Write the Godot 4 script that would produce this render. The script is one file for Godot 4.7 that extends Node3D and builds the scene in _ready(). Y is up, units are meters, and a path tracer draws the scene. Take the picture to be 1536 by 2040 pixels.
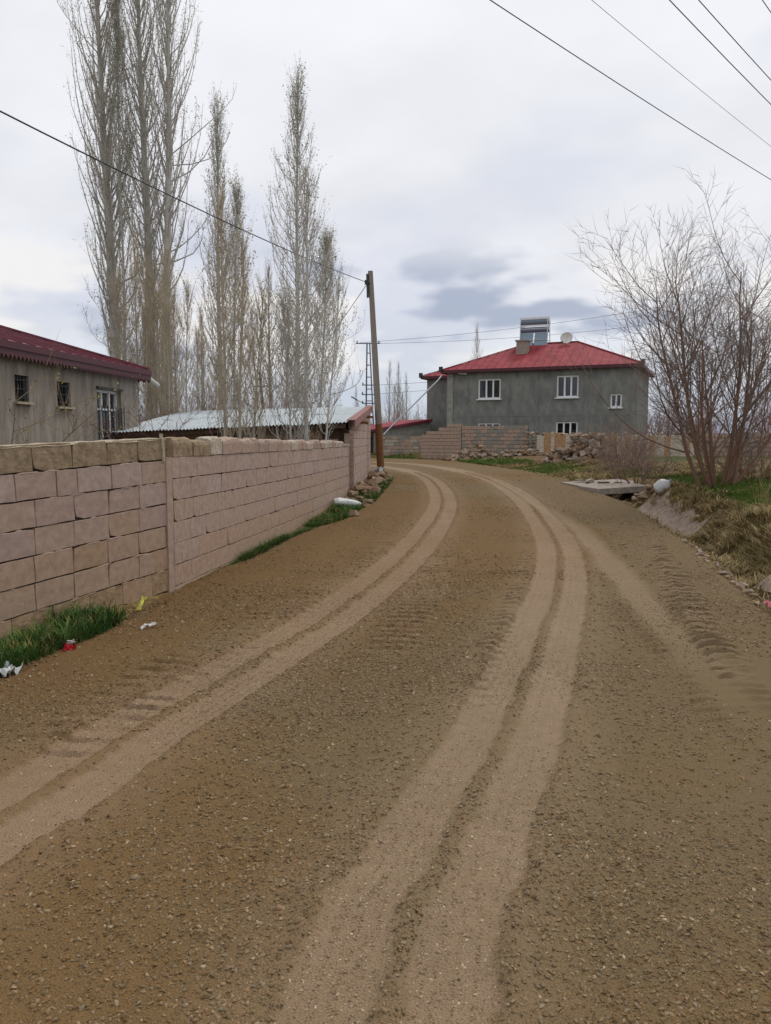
extends Node3D

# ---------------------------------------------------------------- mesh builder
class MB:
	var v := PackedVector3Array()
	var n := PackedVector3Array()
	var c := PackedColorArray()
	var ix := PackedInt32Array()
	var col := Color.WHITE
	func vert(p: Vector3, nn: Vector3) -> int:
		v.push_back(p); n.push_back(nn); c.push_back(col)
		return v.size() - 1
	func tri(a: Vector3, b: Vector3, d: Vector3):            # counter-clockwise seen from outside
		var nn := (b - a).cross(d - a).normalized()
		var k := v.size()
		v.push_back(a); v.push_back(d); v.push_back(b)
		for i in 3:
			n.push_back(nn); c.push_back(col); ix.push_back(k + i)
	func quad(a: Vector3, b: Vector3, d: Vector3, e: Vector3):
		var nn := (d - a).cross(e - b).normalized()
		var k := v.size()
		v.push_back(a); v.push_back(b); v.push_back(d); v.push_back(e)
		for i in 4:
			n.push_back(nn); c.push_back(col)
		for i in [0, 2, 1, 0, 3, 2]:
			ix.push_back(k + i)
	func poly(p: Array):
		for i in range(1, p.size() - 1):
			tri(p[0], p[i], p[i + 1])
	func box8(p: Array):                                       # 0-3 bottom ring, 4-7 top ring, counter-clockwise from above
		quad(p[3], p[2], p[1], p[0]); quad(p[4], p[5], p[6], p[7])
		for i in 4:
			var j := (i + 1) % 4
			quad(p[i], p[j], p[j + 4], p[i + 4])
	func box(mid: Vector3, size: Vector3, b := Basis.IDENTITY):
		var h := size * 0.5
		var p := []
		for y in [-1, 1]:
			for q in [[-1, 1], [1, 1], [1, -1], [-1, -1]]:
				p.append(mid + b * Vector3(h.x * q[0], h.y * y, h.z * q[1]))
		box8(p)
	func bar(a: Vector3, b: Vector3, w: float, hh: float, up := Vector3.UP):   # straight rectangular bar
		var d := (b - a).normalized()
		var s := d.cross(up).normalized()
		if s.length() < 0.5:
			s = d.cross(Vector3.RIGHT).normalized()
		var u := s.cross(d)
		var bs := Basis(s, u, -d)
		box((a + b) * 0.5, Vector3(w, hh, (b - a).length()), bs)
	func tube(pts: PackedVector3Array, r0: float, r1: float, sides: int, power := 1.0):
		var m := pts.size()
		var k := v.size()
		var ref := Vector3(0.31, 0.17, 0.93)
		var first := (pts[1] - pts[0]).normalized()
		if absf(first.dot(ref)) > 0.9:
			ref = Vector3(0.9, 0.1, 0.2)
		var closed := r1 < 0.0005
		for i in m:
			var d: Vector3 = (pts[mini(i + 1, m - 1)] - pts[maxi(i - 1, 0)]).normalized()
			var s := d.cross(ref).normalized()
			var u := s.cross(d)
			var r := lerpf(r0, r1, pow(float(i) / (m - 1), power))
			if closed and i == m - 1:
				v.push_back(pts[i]); n.push_back(d); c.push_back(col)
				break
			for j in sides:
				var a := TAU * j / sides
				var o := s * cos(a) + u * sin(a)
				v.push_back(pts[i] + o * r); n.push_back(o); c.push_back(col)
		for i in m - 1:
			var tip := closed and i == m - 2
			for j in sides:
				var a0 := k + i * sides + j
				var a1 := k + i * sides + (j + 1) % sides
				if tip:
					ix.push_back(a0); ix.push_back(a1); ix.push_back(k + (m - 1) * sides)
				else:
					ix.push_back(a0); ix.push_back(a1); ix.push_back(a1 + sides)
					ix.push_back(a0); ix.push_back(a1 + sides); ix.push_back(a0 + sides)
	func cyl(a: Vector3, b: Vector3, r0: float, r1: float, sides := 10):
		tube(PackedVector3Array([a, b]), r0, r1, sides)
		var d := (b - a).normalized()
		var s := d.cross(Vector3(0.31, 0.17, 0.93)).normalized()
		var u := s.cross(d)
		for q in [[a, r0, -1.0], [b, r1, 1.0]]:
			for j in sides:
				var t0 := TAU * j / sides
				var t1 := TAU * (j + 1) / sides
				var p0: Vector3 = q[0] + (s * cos(t0) + u * sin(t0)) * q[1]
				var p1: Vector3 = q[0] + (s * cos(t1) + u * sin(t1)) * q[1]
				if (p0 - q[0]).cross(p1 - q[0]).dot(d * q[2]) > 0:
					tri(q[0], p0, p1)
				else:
					tri(q[0], p1, p0)
	func mesh() -> ArrayMesh:
		var a := []
		a.resize(Mesh.ARRAY_MAX)
		a[Mesh.ARRAY_VERTEX] = v; a[Mesh.ARRAY_NORMAL] = n; a[Mesh.ARRAY_COLOR] = c; a[Mesh.ARRAY_INDEX] = ix
		var m := ArrayMesh.new()
		m.add_surface_from_arrays(Mesh.PRIMITIVE_TRIANGLES, a)
		return m

var M := {}
var taken := {}
var rng := RandomNumberGenerator.new()
var nz := FastNoiseLite.new()
var nz2 := FastNoiseLite.new()

# ---------------------------------------------------------------- node helpers
func numbered(s: String) -> String:
	if not taken.has(s):
		taken[s] = 0
		return s
	taken[s] += 1
	return "%s_%03d" % [s, taken[s]]

func tag(o: Node3D, label: String, category: String, group := "") -> Node3D:
	o.set_meta("label", label); o.set_meta("category", category)
	if group != "":
		o.set_meta("group", group)
	return o

func thing(called: String, label: String, category: String, at := Vector3.ZERO, turn := 0.0, group := "") -> Node3D:
	var o := Node3D.new()
	o.name = numbered(called)
	add_child(o)
	o.position = at; o.rotation.y = turn
	tag(o, label, category, group)
	return o

func put(called: String, mesh: Mesh, m: Material, parent: Node3D = null, at := Vector3.ZERO) -> MeshInstance3D:
	var o := MeshInstance3D.new()
	o.mesh = mesh
	o.material_override = m
	o.cast_shadow = GeometryInstance3D.SHADOW_CASTING_SETTING_ON
	o.position = at
	if parent == null:
		o.name = numbered(called); add_child(o)
	else:
		o.name = called; parent.add_child(o, true)
	return o

func structure(called: String, mesh: Mesh, m: Material) -> MeshInstance3D:
	var o := put(called, mesh, m)
	o.set_meta("kind", "structure")
	return o

func scatter(called: String, mesh: Mesh, m: Material, tf: Array, cols: Array, label := "", category := "", parent: Node3D = null) -> MultiMeshInstance3D:
	var mm := MultiMesh.new()
	mm.transform_format = MultiMesh.TRANSFORM_3D
	mm.use_colors = true
	mm.mesh = mesh
	mm.instance_count = tf.size()
	for i in tf.size():
		mm.set_instance_transform(i, tf[i])
		mm.set_instance_color(i, cols[i])
	var o := MultiMeshInstance3D.new()
	o.multimesh = mm
	o.material_override = m
	if parent == null:
		o.name = numbered(called); add_child(o)
	else:
		o.name = called; parent.add_child(o, true)
	o.set_meta("kind", "stuff")
	if label != "":
		tag(o, label, category)
	return o

func copy_of(src: Node3D, label: String, at: Vector3, turn: float, sc := Vector3.ONE) -> Node3D:
	var r: Node3D = src.duplicate()
	r.name = numbered(String(src.name).rstrip("0123456789").rstrip("_") if String(src.name).ends_with("0") else String(src.get_meta("base", src.name)))
	add_child(r)
	r.position = at; r.rotation = Vector3(0, turn, 0); r.scale = sc
	r.set_meta("label", label)
	return r

# ---------------------------------------------------------------- materials
func rgb(r: float, g: float, b: float) -> Color:      # sRGB 0-255
	return Color(r / 255.0, g / 255.0, b / 255.0)

func noise_tex(freq: float, kind: int, stops: Array, size := 512, octaves := 5, sd := 1, gain := 0.55) -> NoiseTexture2D:
	var f := FastNoiseLite.new()
	f.seed = sd
	f.noise_type = kind as FastNoiseLite.NoiseType
	f.frequency = freq
	f.fractal_type = FastNoiseLite.FRACTAL_FBM if octaves > 1 else FastNoiseLite.FRACTAL_NONE
	f.fractal_octaves = maxi(octaves, 1)
	f.fractal_gain = gain
	if kind == FastNoiseLite.TYPE_CELLULAR:
		f.cellular_return_type = FastNoiseLite.RETURN_DISTANCE
	var t := NoiseTexture2D.new()
	t.width = size; t.height = size
	t.seamless = true
	t.seamless_blend_skirt = 0.15
	t.noise = f
	if stops.size() > 0:
		var g := Gradient.new()
		g.offsets = PackedFloat32Array(stops.map(func(s): return s[0]))
		g.colors = PackedColorArray(stops.map(func(s): return s[1]))
		t.color_ramp = g
	return t

# a mottled surface: three tones over size metres, relief in centimetres
func mottled(key: String, a: Color, b: Color, d: Color, metres: float, rough := 0.95, relief := 0.0, freq := 0.012, vc := false, sd := 1) -> StandardMaterial3D:
	var m := StandardMaterial3D.new()
	m.resource_name = key
	m.albedo_texture = noise_tex(freq, FastNoiseLite.TYPE_SIMPLEX_SMOOTH, [[0.22, a], [0.5, b], [0.78, d]], 512, 6, sd, 0.68)
	m.uv1_triplanar = true
	m.uv1_world_triplanar = true
	m.uv1_scale = Vector3.ONE / metres
	m.roughness = rough
	m.metallic_specular = 0.3
	m.vertex_color_use_as_albedo = vc
	if relief > 0.0:
		m.heightmap_enabled = true
		m.heightmap_texture = relief_tex()
		m.heightmap_scale = relief
	M[key] = m
	return m

var relief_shared: NoiseTexture2D
func relief_tex() -> NoiseTexture2D:
	if relief_shared == null:
		relief_shared = noise_tex(0.05, FastNoiseLite.TYPE_SIMPLEX_SMOOTH, [], 512, 5, 77, 0.7)
	return relief_shared

func plain(key: String, a: Color, rough := 0.6, metal := 0.0) -> StandardMaterial3D:
	var m := StandardMaterial3D.new()
	m.resource_name = key
	m.albedo_color = a
	m.roughness = rough
	m.metallic = metal
	M[key] = m
	return m

func tinted(key: String, rough := 0.9) -> StandardMaterial3D:   # colour comes from the vertices
	var m := plain(key, Color.WHITE, rough)
	m.vertex_color_use_as_albedo = true
	m.metallic_specular = 0.25
	return m

func lin(r: float, g: float, b: float) -> Color:
	return rgb(r, g, b).srgb_to_linear()

func make_materials():
	# road: fine speckle over the colours of the vertices
	var m := tinted("road", 0.97)
	m.albedo_texture = noise_tex(0.2, FastNoiseLite.TYPE_SIMPLEX_SMOOTH, [[0.1, rgb(150, 144, 136)], [0.4, rgb(212, 208, 202)], [0.62, rgb(230, 226, 220)], [0.85, rgb(255, 254, 250)]], 1024, 4, 5, 0.8)
	m.uv1_triplanar = true; m.uv1_world_triplanar = true; m.uv1_scale = Vector3.ONE / 1.9
	m.heightmap_enabled = true
	m.heightmap_texture = noise_tex(0.16, FastNoiseLite.TYPE_SIMPLEX_SMOOTH, [], 1024, 3, 9, 0.6)
	m.heightmap_scale = 0.7
	m = tinted("ground", 0.97)
	m.albedo_texture = noise_tex(0.03, FastNoiseLite.TYPE_SIMPLEX_SMOOTH, [[0.15, rgb(140, 136, 128)], [0.5, rgb(205, 202, 194)], [0.8, rgb(255, 252, 244)]], 512, 6, 15, 0.75)
	m.uv1_triplanar = true; m.uv1_world_triplanar = true; m.uv1_scale = Vector3.ONE / 2.3
	m.heightmap_enabled = true
	m.heightmap_texture = relief_tex(); m.heightmap_scale = 3.0
	m = tinted("stone", 0.92)
	m.albedo_texture = noise_tex(0.04, FastNoiseLite.TYPE_SIMPLEX_SMOOTH, [[0.2, rgb(170, 165, 158)], [0.5, rgb(220, 216, 210)], [0.8, rgb(255, 252, 246)]], 256, 5, 25, 0.7)
	m.uv1_triplanar = true; m.uv1_world_triplanar = true; m.uv1_scale = Vector3.ONE / 0.6
	tinted("bark", 0.95)
	m = tinted("leaf", 0.8)
	m.backlight = Color(0.25, 0.25, 0.25)
	m = tinted("grass", 0.75)
	m.backlight = Color(0.3, 0.3, 0.3)
	# pumice block tones
	mottled("block_a", rgb(154, 135, 125), rgb(165, 146, 135), rgb(174, 155, 144), 1.7, 0.96, 0.18, 0.03, false, 31)
	mottled("block_b", rgb(151, 130, 119), rgb(162, 141, 129), rgb(172, 151, 139), 1.9, 0.96, 0.18, 0.03, false, 32)
	mottled("block_c", rgb(153, 131, 116), rgb(164, 142, 127), rgb(174, 152, 137), 1.5, 0.96, 0.18, 0.03, false, 33)
	mottled("block_d", rgb(150, 126, 107), rgb(162, 138, 118), rgb(172, 148, 128), 1.6, 0.96, 0.18, 0.03, false, 34)
	mottled("block_e", rgb(148, 122, 100), rgb(160, 134, 110), rgb(170, 145, 121), 1.8, 0.96, 0.18, 0.03, false, 35)
	mottled("block_moss", rgb(116, 101, 80), rgb(140, 122, 99), rgb(158, 140, 116), 1.3, 0.97, 0.6, 0.02, false, 36)
	mottled("block_pale", rgb(150, 138, 122), rgb(172, 160, 144), rgb(192, 182, 166), 1.2, 0.97, 0.7, 0.02, false, 37)
	mottled("block_grey", rgb(128, 121, 113), rgb(139, 132, 124), rgb(150, 143, 134), 1.5, 0.96, 0.18, 0.03, false, 38)
	mottled("block_warm", rgb(152, 130, 114), rgb(165, 143, 126), rgb(178, 156, 138), 1.5, 0.96, 0.18, 0.03, false, 39)
	mottled("mortar", rgb(50, 42, 36), rgb(72, 62, 54), rgb(96, 84, 74), 1.1, 0.98, 0.6, 0.03, false, 40)
	mottled("cap", rgb(140, 128, 108), rgb(172, 160, 138), rgb(200, 190, 168), 0.9, 0.98, 1.0, 0.03, false, 41)
	mottled("pillar", rgb(138, 120, 108), rgb(151, 132, 120), rgb(163, 145, 132), 1.4, 0.96, 0.5, 0.02, false, 42)
	mottled("footing", rgb(130, 108, 82), rgb(150, 126, 98), rgb(166, 142, 114), 1.4, 0.97, 0.7, 0.02, false, 43)
	# plasters and concretes
	mottled("plaster_left", rgb(122, 114, 104), rgb(142, 134, 124), rgb(158, 150, 138), 3.1, 0.95, 0.4, 0.008, false, 44)
	mottled("plaster_right", rgb(104, 106, 102), rgb(120, 122, 117), rgb(136, 136, 130), 3.3, 0.95, 0.4, 0.008, false, 45)
	mottled("plaster_trim", rgb(128, 126, 118), rgb(144, 142, 134), rgb(158, 156, 148), 2.1, 0.95, 0.4, 0.01, false, 46)
	M["plaster_left"].uv1_scale = Vector3(1.0 / 1.3, 1.0 / 6.0, 1.0 / 1.3)
	M["plaster_right"].uv1_scale = Vector3(1.0 / 2.6, 1.0 / 7.0, 1.0 / 2.6)
	mottled("concrete", rgb(128, 118, 108), rgb(150, 140, 130), rgb(168, 158, 148), 1.6, 0.96, 0.8, 0.02, false, 47)
	mottled("lining", rgb(112, 98, 86), rgb(142, 126, 112), rgb(160, 144, 130), 1.3, 0.97, 0.3, 0.015, false, 57)
	mottled("white_wash", rgb(150, 134, 114), rgb(186, 174, 158), rgb(210, 200, 186), 1.1, 0.95, 0.4, 0.02, false, 48)
	mottled("ochre_wash", rgb(146, 112, 80), rgb(166, 132, 98), rgb(188, 160, 128), 1.3, 0.95, 0.4, 0.02, false, 49)
	# metals
	var rr := mottled("roof_red", rgb(122, 44, 50), rgb(138, 54, 60), rgb(152, 66, 72), 4.0, 0.7, 0.0, 0.008, false, 50)
	rr.metallic_specular = 0.25
	rr = mottled("roof_maroon", rgb(98, 32, 48), rgb(110, 40, 56), rgb(122, 50, 66), 3.0, 0.36, 0.0, 0.008, false, 51)
	rr.metallic_specular = 0.5
	plain("trim_dark", rgb(74, 22, 34), 0.5)
	rr = mottled("zinc", rgb(142, 152, 156), rgb(166, 175, 179), rgb(184, 192, 195), 1.7, 0.55, 0.0, 0.01, false, 52)
	rr.metallic_specular = 0.5
	mottled("rust_edge", rgb(122, 86, 82), rgb(144, 106, 101), rgb(164, 130, 124), 0.8, 0.8, 0.0, 0.02, false, 53)
	plain("steel_dark", rgb(40, 42, 44), 0.5)
	plain("steel_blue", rgb(84, 100, 112), 0.6, 0.3)
	plain("steel_pale", rgb(190, 196, 202), 0.35, 0.6)
	plain("white_plastic", rgb(198, 196, 190), 0.55)
	plain("frame_white", rgb(224, 226, 226), 0.5)
	plain("tank_grey", rgb(112, 122, 138), 0.5)
	plain("cable", rgb(38, 40, 52), 0.7)
	plain("pane_dark", rgb(18, 22, 26), 0.08)
	var gl := StandardMaterial3D.new()
	gl.resource_name = "glass"
	gl.albedo_color = Color(0.12, 0.14, 0.15, 0.12)
	gl.transparency = BaseMaterial3D.TRANSPARENCY_ALPHA
	gl.roughness = 0.04
	M["glass"] = gl
	mottled("wood_grey", rgb(112, 106, 98), rgb(138, 130, 120), rgb(158, 150, 138), 0.7, 0.9, 0.5, 0.03, false, 54)
	mottled("wood_brown", rgb(96, 62, 40), rgb(122, 84, 56), rgb(142, 104, 74), 0.7, 0.9, 0.5, 0.03, false, 55)
	mottled("plank_dark", rgb(62, 48, 40), rgb(84, 66, 54), rgb(104, 84, 70), 0.9, 0.95, 0.4, 0.03, false, 56)

# ---------------------------------------------------------------- terrain
const RIGHT := [[2.3, 6.0], [2.6, 0.0], [3.1, -4.0], [3.59, -7.05], [3.83, -8.38], [4.39, -10.89], [5.23, -16.58], [5.5, -22.0], [5.3, -29.0], [4.89, -34.5], [3.75, -43.0], [2.0, -47.5], [-1.5, -50.5], [-9.0, -53.0], [-40.0, -56.0]]
const LEFT := [[-4.9, 6.0], [-3.9, 0.0], [-3.2, -2.6], [-2.62, -5.0], [-2.34, -6.2], [-2.02, -9.0], [-1.42, -11.9], [-0.78, -14.0], [-0.26, -17.1], [0.1, -22.0], [0.25, -25.5], [0.0, -29.0], [-1.5, -32.5], [-6.0, -35.5], [-14.0, -37.5], [-40.0, -39.0]]

func base_y(z: float) -> float:
	var t := clampf((-z - 6.0) / 20.0, 0.0, 1.0)
	return 0.3 * t * t * (3.0 - 2.0 * t)

func side_of(line: Array, x: float, z: float) -> float:      # signed distance, positive to the right of the walking direction
	var best := 1e9
	var sgn := 1.0
	for i in line.size() - 1:
		var ax: float = line[i][0]
		var az: float = line[i][1]
		var dx: float = line[i + 1][0] - ax
		var dz: float = line[i + 1][1] - az
		var t := clampf(((x - ax) * dx + (z - az) * dz) / (dx * dx + dz * dz), 0.0, 1.0)
		var px := x - ax - dx * t
		var pz := z - az - dz * t
		var q := px * px + pz * pz
		if q < best:
			best = q
			sgn = 1.0 if (dx * (z - az) - dz * (x - ax)) > 0.0 else -1.0
	return sgn * sqrt(best)

func sst(a: float, b: float, x: float) -> float:
	var t := clampf((x - a) / (b - a), 0.0, 1.0)
	return t * t * (3.0 - 2.0 * t)

func slope_y(x: float, z: float) -> float:            # the ditch profile without its lumps
	var r := side_of(RIGHT, x, z)
	return base_y(z) - 0.34 * sst(0.0, 0.42, r) + 0.6 * sst(0.62, 1.4, r) + 0.14 * sst(1.4, 2.8, r)

func ground_y(x: float, z: float) -> float:
	var b := base_y(z)
	if x < -45.0 or x > 45.0 or z < -75.0 or z > 8.0:
		return b + 0.3
	var r := side_of(RIGHT, x, z)
	var l := -side_of(LEFT, x, z)
	var h := b
	if r > 0.0:
		var f := sst(-21.8, -20.6, z)
		var ditch := -0.34 * sst(0.0, 0.42, r) + 0.6 * sst(0.62, 1.4, r) + 0.14 * sst(1.4, 2.8, r)
		var bank := 0.34 * sst(0.1, 3.2, r)
		h += lerpf(bank, ditch, f)
		h += 0.07 * nz.get_noise_2d(x * 60.0, z * 60.0) * sst(0.1, 1.0, r) + 0.07 * nz.get_noise_2d(x * 20.0, z * 20.0) * sst(0.3, 1.2, r)
	elif l > 0.0:
		h += 0.05 * sst(0.0, 0.5, l) + 0.02 * nz.get_noise_2d(x * 60.0, z * 60.0)
	else:
		h -= 0.10 * sst(0.0, 0.25, minf(-r, -l))
	return h

func spaced(parts: Array) -> PackedFloat32Array:       # [[start, step], ..., [end]]
	var out := PackedFloat32Array()
	for i in parts.size() - 1:
		var s: float = parts[i][0]
		while s < parts[i + 1][0] - 0.001:
			out.push_back(s); s += parts[i][1]
	out.push_back(parts[-1][0])
	return out

func build_ground():
	var xs := spaced([[-900, 150], [-150, 25], [-50, 5], [-10, 0.6], [-4, 0.22], [2.4, 0.11], [9.5, 0.4], [20, 2.5], [50, 25], [150, 150], [900]])
	var zs := spaced([[-1500, 250], [-250, 35], [-110, 8], [-62, 1.2], [-46, 0.45], [-24, 0.16], [-5, 0.4], [10, 6], [40, 40], [200]])
	var mb := MB.new()
	var w := xs.size()
	var soil := lin(128, 108, 80)
	var straw := lin(140, 122, 82)
	var green := lin(78, 92, 40)
	var dust := lin(140, 120, 92)
	for z in zs:
		for x in xs:
			mb.v.push_back(Vector3(x, ground_y(x, z), z))
			mb.n.push_back(Vector3.UP)
			var k := sst(-0.25, 0.25, nz.get_noise_2d(x * 9.0 + 50.0, z * 9.0))
			var col := soil.lerp(straw, k)
			var g := sst(0.05, 0.3, nz2.get_noise_2d(x * 6.0, z * 6.0 + 300.0))
			if absf(x) < 45.0 and z > -75.0:
				var r := side_of(RIGHT, x, z)
				if r > 0.9:
					col = col.lerp(green, g * 0.9)
				elif r > -1.0:
					col = col.lerp(dust, 0.6)
			else:
				col = col.lerp(green, 0.3 + 0.5 * g)
			mb.c.push_back(col)
	for j in zs.size() - 1:
		for i in w - 1:
			var a := j * w + i
			for q in [a, a + 1, a + w + 1, a, a + w + 1, a + w]:
				mb.ix.push_back(q)
	smooth(mb)
	structure("ground", mb.mesh(), M["ground"])

func smooth(mb: MB):                                  # normals of an indexed sheet, pointing up
	var nn := PackedVector3Array()
	nn.resize(mb.v.size())
	for i in range(0, mb.ix.size(), 3):
		var a := mb.ix[i]
		var b := mb.ix[i + 1]
		var d := mb.ix[i + 2]
		var f := (mb.v[d] - mb.v[a]).cross(mb.v[b] - mb.v[a])
		nn[a] += f; nn[b] += f; nn[d] += f
	for i in nn.size():
		nn[i] = nn[i].normalized()
	mb.n = nn

# ---------------------------------------------------------------- tracks on the road
const TRACK_L := [[-2.2, 3.0], [-2.05, 0.0], [-1.75, -2.63], [-1.56, -3.25], [-1.32, -4.2], [-0.89, -5.5], [-0.33, -7.4], [0.44, -10.9], [1.2, -16.1], [1.44, -21.0], [1.3, -26.5], [0.6, -32.0], [-1.2, -37.0], [-6.0, -41.5], [-14.0, -44.5], [-40.0, -47.0]]
const TRACK_R := [[-0.5, 3.0], [-0.2, 0.0], [0.03, -2.2], [0.2, -2.75], [0.42, -3.4], [0.7, -4.2], [1.36, -6.4], [2.0, -8.7], [2.62, -11.9], [3.2, -17.6], [3.3, -23.0], [3.1, -28.0], [2.3, -34.5], [0.4, -40.0], [-5.0, -45.0], [-14.0, -48.0], [-40.0, -51.0]]
const TRACK_T := [[1.95, 0.0], [2.0, -2.5], [2.09, -4.36], [2.22, -5.25], [2.45, -6.95], [2.9, -10.2], [3.2, -12.6], [3.25, -17.0], [3.3, -24.0]]
const LUG_A := [[2.3, -4.6], [2.49, -5.63], [2.79, -6.76], [3.33, -8.67], [4.06, -11.61]]
const LUG_B := [[2.62, -6.2], [2.8, -7.37], [3.01, -8.11], [3.59, -10.04]]
const LUG_L := [[-1.9, -3.4], [-1.6, -4.53], [-1.27, -5.77], [-0.98, -6.76], [-0.45, -8.98], [0.0, -11.5]]
const LUG_M := [[-0.05, -5.3], [0.13, -6.23], [0.43, -7.85], [0.74, -10.04]]
const LUG_N := [[0.35, -4.0], [0.92, -6.2], [1.5, -8.6], [2.05, -11.5]]

func spline(line: Array, step: float) -> PackedVector2Array:
	var out := PackedVector2Array()
	for i in line.size() - 1:
		var p0 := Vector2(line[maxi(i - 1, 0)][0], line[maxi(i - 1, 0)][1])
		var p1 := Vector2(line[i][0], line[i][1])
		var p2 := Vector2(line[i + 1][0], line[i + 1][1])
		var p3 := Vector2(line[mini(i + 2, line.size() - 1)][0], line[mini(i + 2, line.size() - 1)][1])
		var k := maxi(1, int((p2 - p1).length() / step))
		for j in k:
			out.push_back(p1.cubic_interpolate(p2, p0, p3, float(j) / k))
	out.push_back(Vector2(line[-1][0], line[-1][1]))
	return out

# for a row at z: [x of the track there, cosine of its slant, length along it] or [] when the track does not reach it
var rows_of := {}
func prepare_track(key: String, line: Array):
	var p := spline(line, 0.15)
	var along := PackedFloat32Array()
	var s := 0.0
	for i in p.size():
		if i > 0:
			s += p[i].distance_to(p[i - 1])
		along.push_back(s)
	rows_of[key] = [p, along, 0]

func track_at(key: String, z: float) -> Array:
	var r: Array = rows_of[key]
	var p: PackedVector2Array = r[0]
	var i: int = r[2]
	while i < p.size() - 2 and p[i + 1].y > z:
		i += 1
	while i > 0 and p[i].y < z:
		i -= 1
	r[2] = i
	if z > p[0].y or z < p[p.size() - 1].y:
		return []
	var a := p[i]
	var b := p[i + 1]
	var t := clampf((z - a.y) / (b.y - a.y), 0.0, 1.0)
	var d := (b - a).normalized()
	return [lerpf(a.x, b.x, t), absf(d.y), lerpf(r[1][i], r[1][i + 1], t)]

func strip(d: float, half: float, soft: float) -> float:
	return 1.0 - sst(half - soft, half + soft, absf(d))

var wet_brown: Color
var olive: Color
var beige: Color
var pink: Color
var rust: Color

# height above the road bed and colour of the road at (x, z); trk holds the track rows
func road_point(x: float, z: float, trk: Dictionary, edge_l: float, edge_r: float) -> Array:
	var fine := nz.get_noise_2d(x * 160.0, z * 160.0)
	var mid := nz.get_noise_2d(x * 40.0, z * 40.0)
	var big := nz2.get_noise_2d(x * 8.0, z * 5.0)
	var wob := nz2.get_noise_2d(x * 45.0, z * 45.0) * 0.05
	var grit := nz.get_noise_2d(x * 950.0, z * 950.0)
	var h := 0.014 + 0.009 * grit + 0.011 * fine + 0.012 * mid + 0.015 * big
	var col := olive.lerp(wet_brown, sst(-0.3, 0.16, big + 0.45 * mid))
	col = col.lerp(rust, 0.55 * sst(0.9, 0.1, edge_l) * sst(-0.2, 0.2, mid + 0.2))
	var packed := 0.0
	for key in ["l", "r"]:
		if trk.has(key) and trk[key].size() > 0:
			var t: Array = trk[key]
			var d: float = (x - t[0]) * t[1]
			if absf(d) < 0.9:
				var rag := wob * 0.2 + fine * 0.02 + grit * 0.03
				var s1 := strip(absf(d + 0.17) + rag, 0.135, 0.024)
				var s2 := strip(absf(d - 0.17) - rag, 0.135, 0.024)
				var s := maxf(s1, s2) * (0.9 + 0.3 * mid + 0.25 * grit)
				s = clampf(s, 0.0, 1.0)
				packed = maxf(packed, s)
				var side := strip(d, 0.52, 0.16)
				packed = maxf(packed, side * 0.28 * sst(-0.2, 0.3, mid + big))
				h -= 0.024 * s
				h -= 0.006 * grit * s
				h += 0.012 * strip(absf(d) - 0.35, 0.03, 0.035) * (0.6 + 2.0 * fine)
				h += 0.006 * strip(d, 0.02, 0.02)
				h += 0.004 * s * sin(d * 110.0)
				col = col.lerp(beige.lerp(pink, sst(-0.3, 0.3, big)), maxf(s * (0.86 + 0.1 * fine), side * 0.25))
	if trk.has("t") and trk["t"].size() > 0:
		var t: Array = trk["t"]
		var d: float = (x - t[0]) * t[1]
		var s := strip(d + wob, 0.17, 0.08) * sst(4.2, 7.5, t[2])
		packed = maxf(packed, s * 0.6)
		h -= 0.014 * s
		col = col.lerp(beige, s * 0.55)
		var lug := maxf(0.0, sin(t[2] * 40.0 + absf(d) * 9.0)) * strip(absf(d) - 0.2, 0.1, 0.05) * sst(-0.25, 0.1, mid) * sst(3.0, 5.0, t[2])
		h += 0.028 * lug
	for q in [["la", 0.13, 34.0, 0.085, 0.3], ["lb", 0.09, 34.0, 0.08, 0.3], ["ll", 0.26, 36.0, 0.040, 0.12], ["lm", 0.2, 38.0, 0.045, 0.3], ["ln", 0.1, 38.0, 0.042, 0.2]]:
		if trk.has(q[0]) and trk[q[0]].size() > 0:
			var t: Array = trk[q[0]]
			var d: float = (x - t[0]) * t[1]
			if absf(d) < q[1] + 0.1:
				var fade: float = minf(sst(0.0, 0.7, t[2]), 1.0)
				var s := strip(d + wob * 0.5, q[1], 0.04) * fade
				var cyc := fposmod((t[2] * q[2] + d * 3.0 + wob * 22.0 + fine * 1.2) / TAU, 1.0)
				var bars := 1.0 - sst(0.0, 0.2, cyc) * (1.0 - sst(0.34, 0.46, cyc))
				h += (bars * q[3] - q[3] * 0.75) * s * (1.0 if q[3] > 0.05 else 0.35 + 0.65 * sst(-0.35, 0.1, mid + fine * 0.3)) * (0.8 + 0.9 * fine)
				col = col.lerp(beige.lerp(pink, 0.5), s * q[4] * 0.8)
				packed = maxf(packed, s * q[4])
	return [h, col, packed]

func rows_at(z: float) -> Dictionary:
	var d := {}
	for k in rows_of:
		d[k] = track_at(k, z)
	return d

func edge_x(line: Array, z: float) -> float:
	for i in line.size() - 1:
		if z <= line[i][1] and z >= line[i + 1][1]:
			var t: float = (z - line[i][1]) / (line[i + 1][1] - line[i][1])
			return lerpf(line[i][0], line[i + 1][0], t)
	return line[0][0]

func near_polyline(p: PackedVector2Array, x: float, z: float) -> float:
	var best := 1e9
	for i in range(0, p.size() - 1, 1):
		var a := p[i]
		var ab := p[i + 1] - a
		var q := Vector2(x, z) - a
		var t := clampf(q.dot(ab) / ab.length_squared(), 0.0, 1.0)
		best = minf(best, (q - ab * t).length_squared())
	return sqrt(best)

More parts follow.
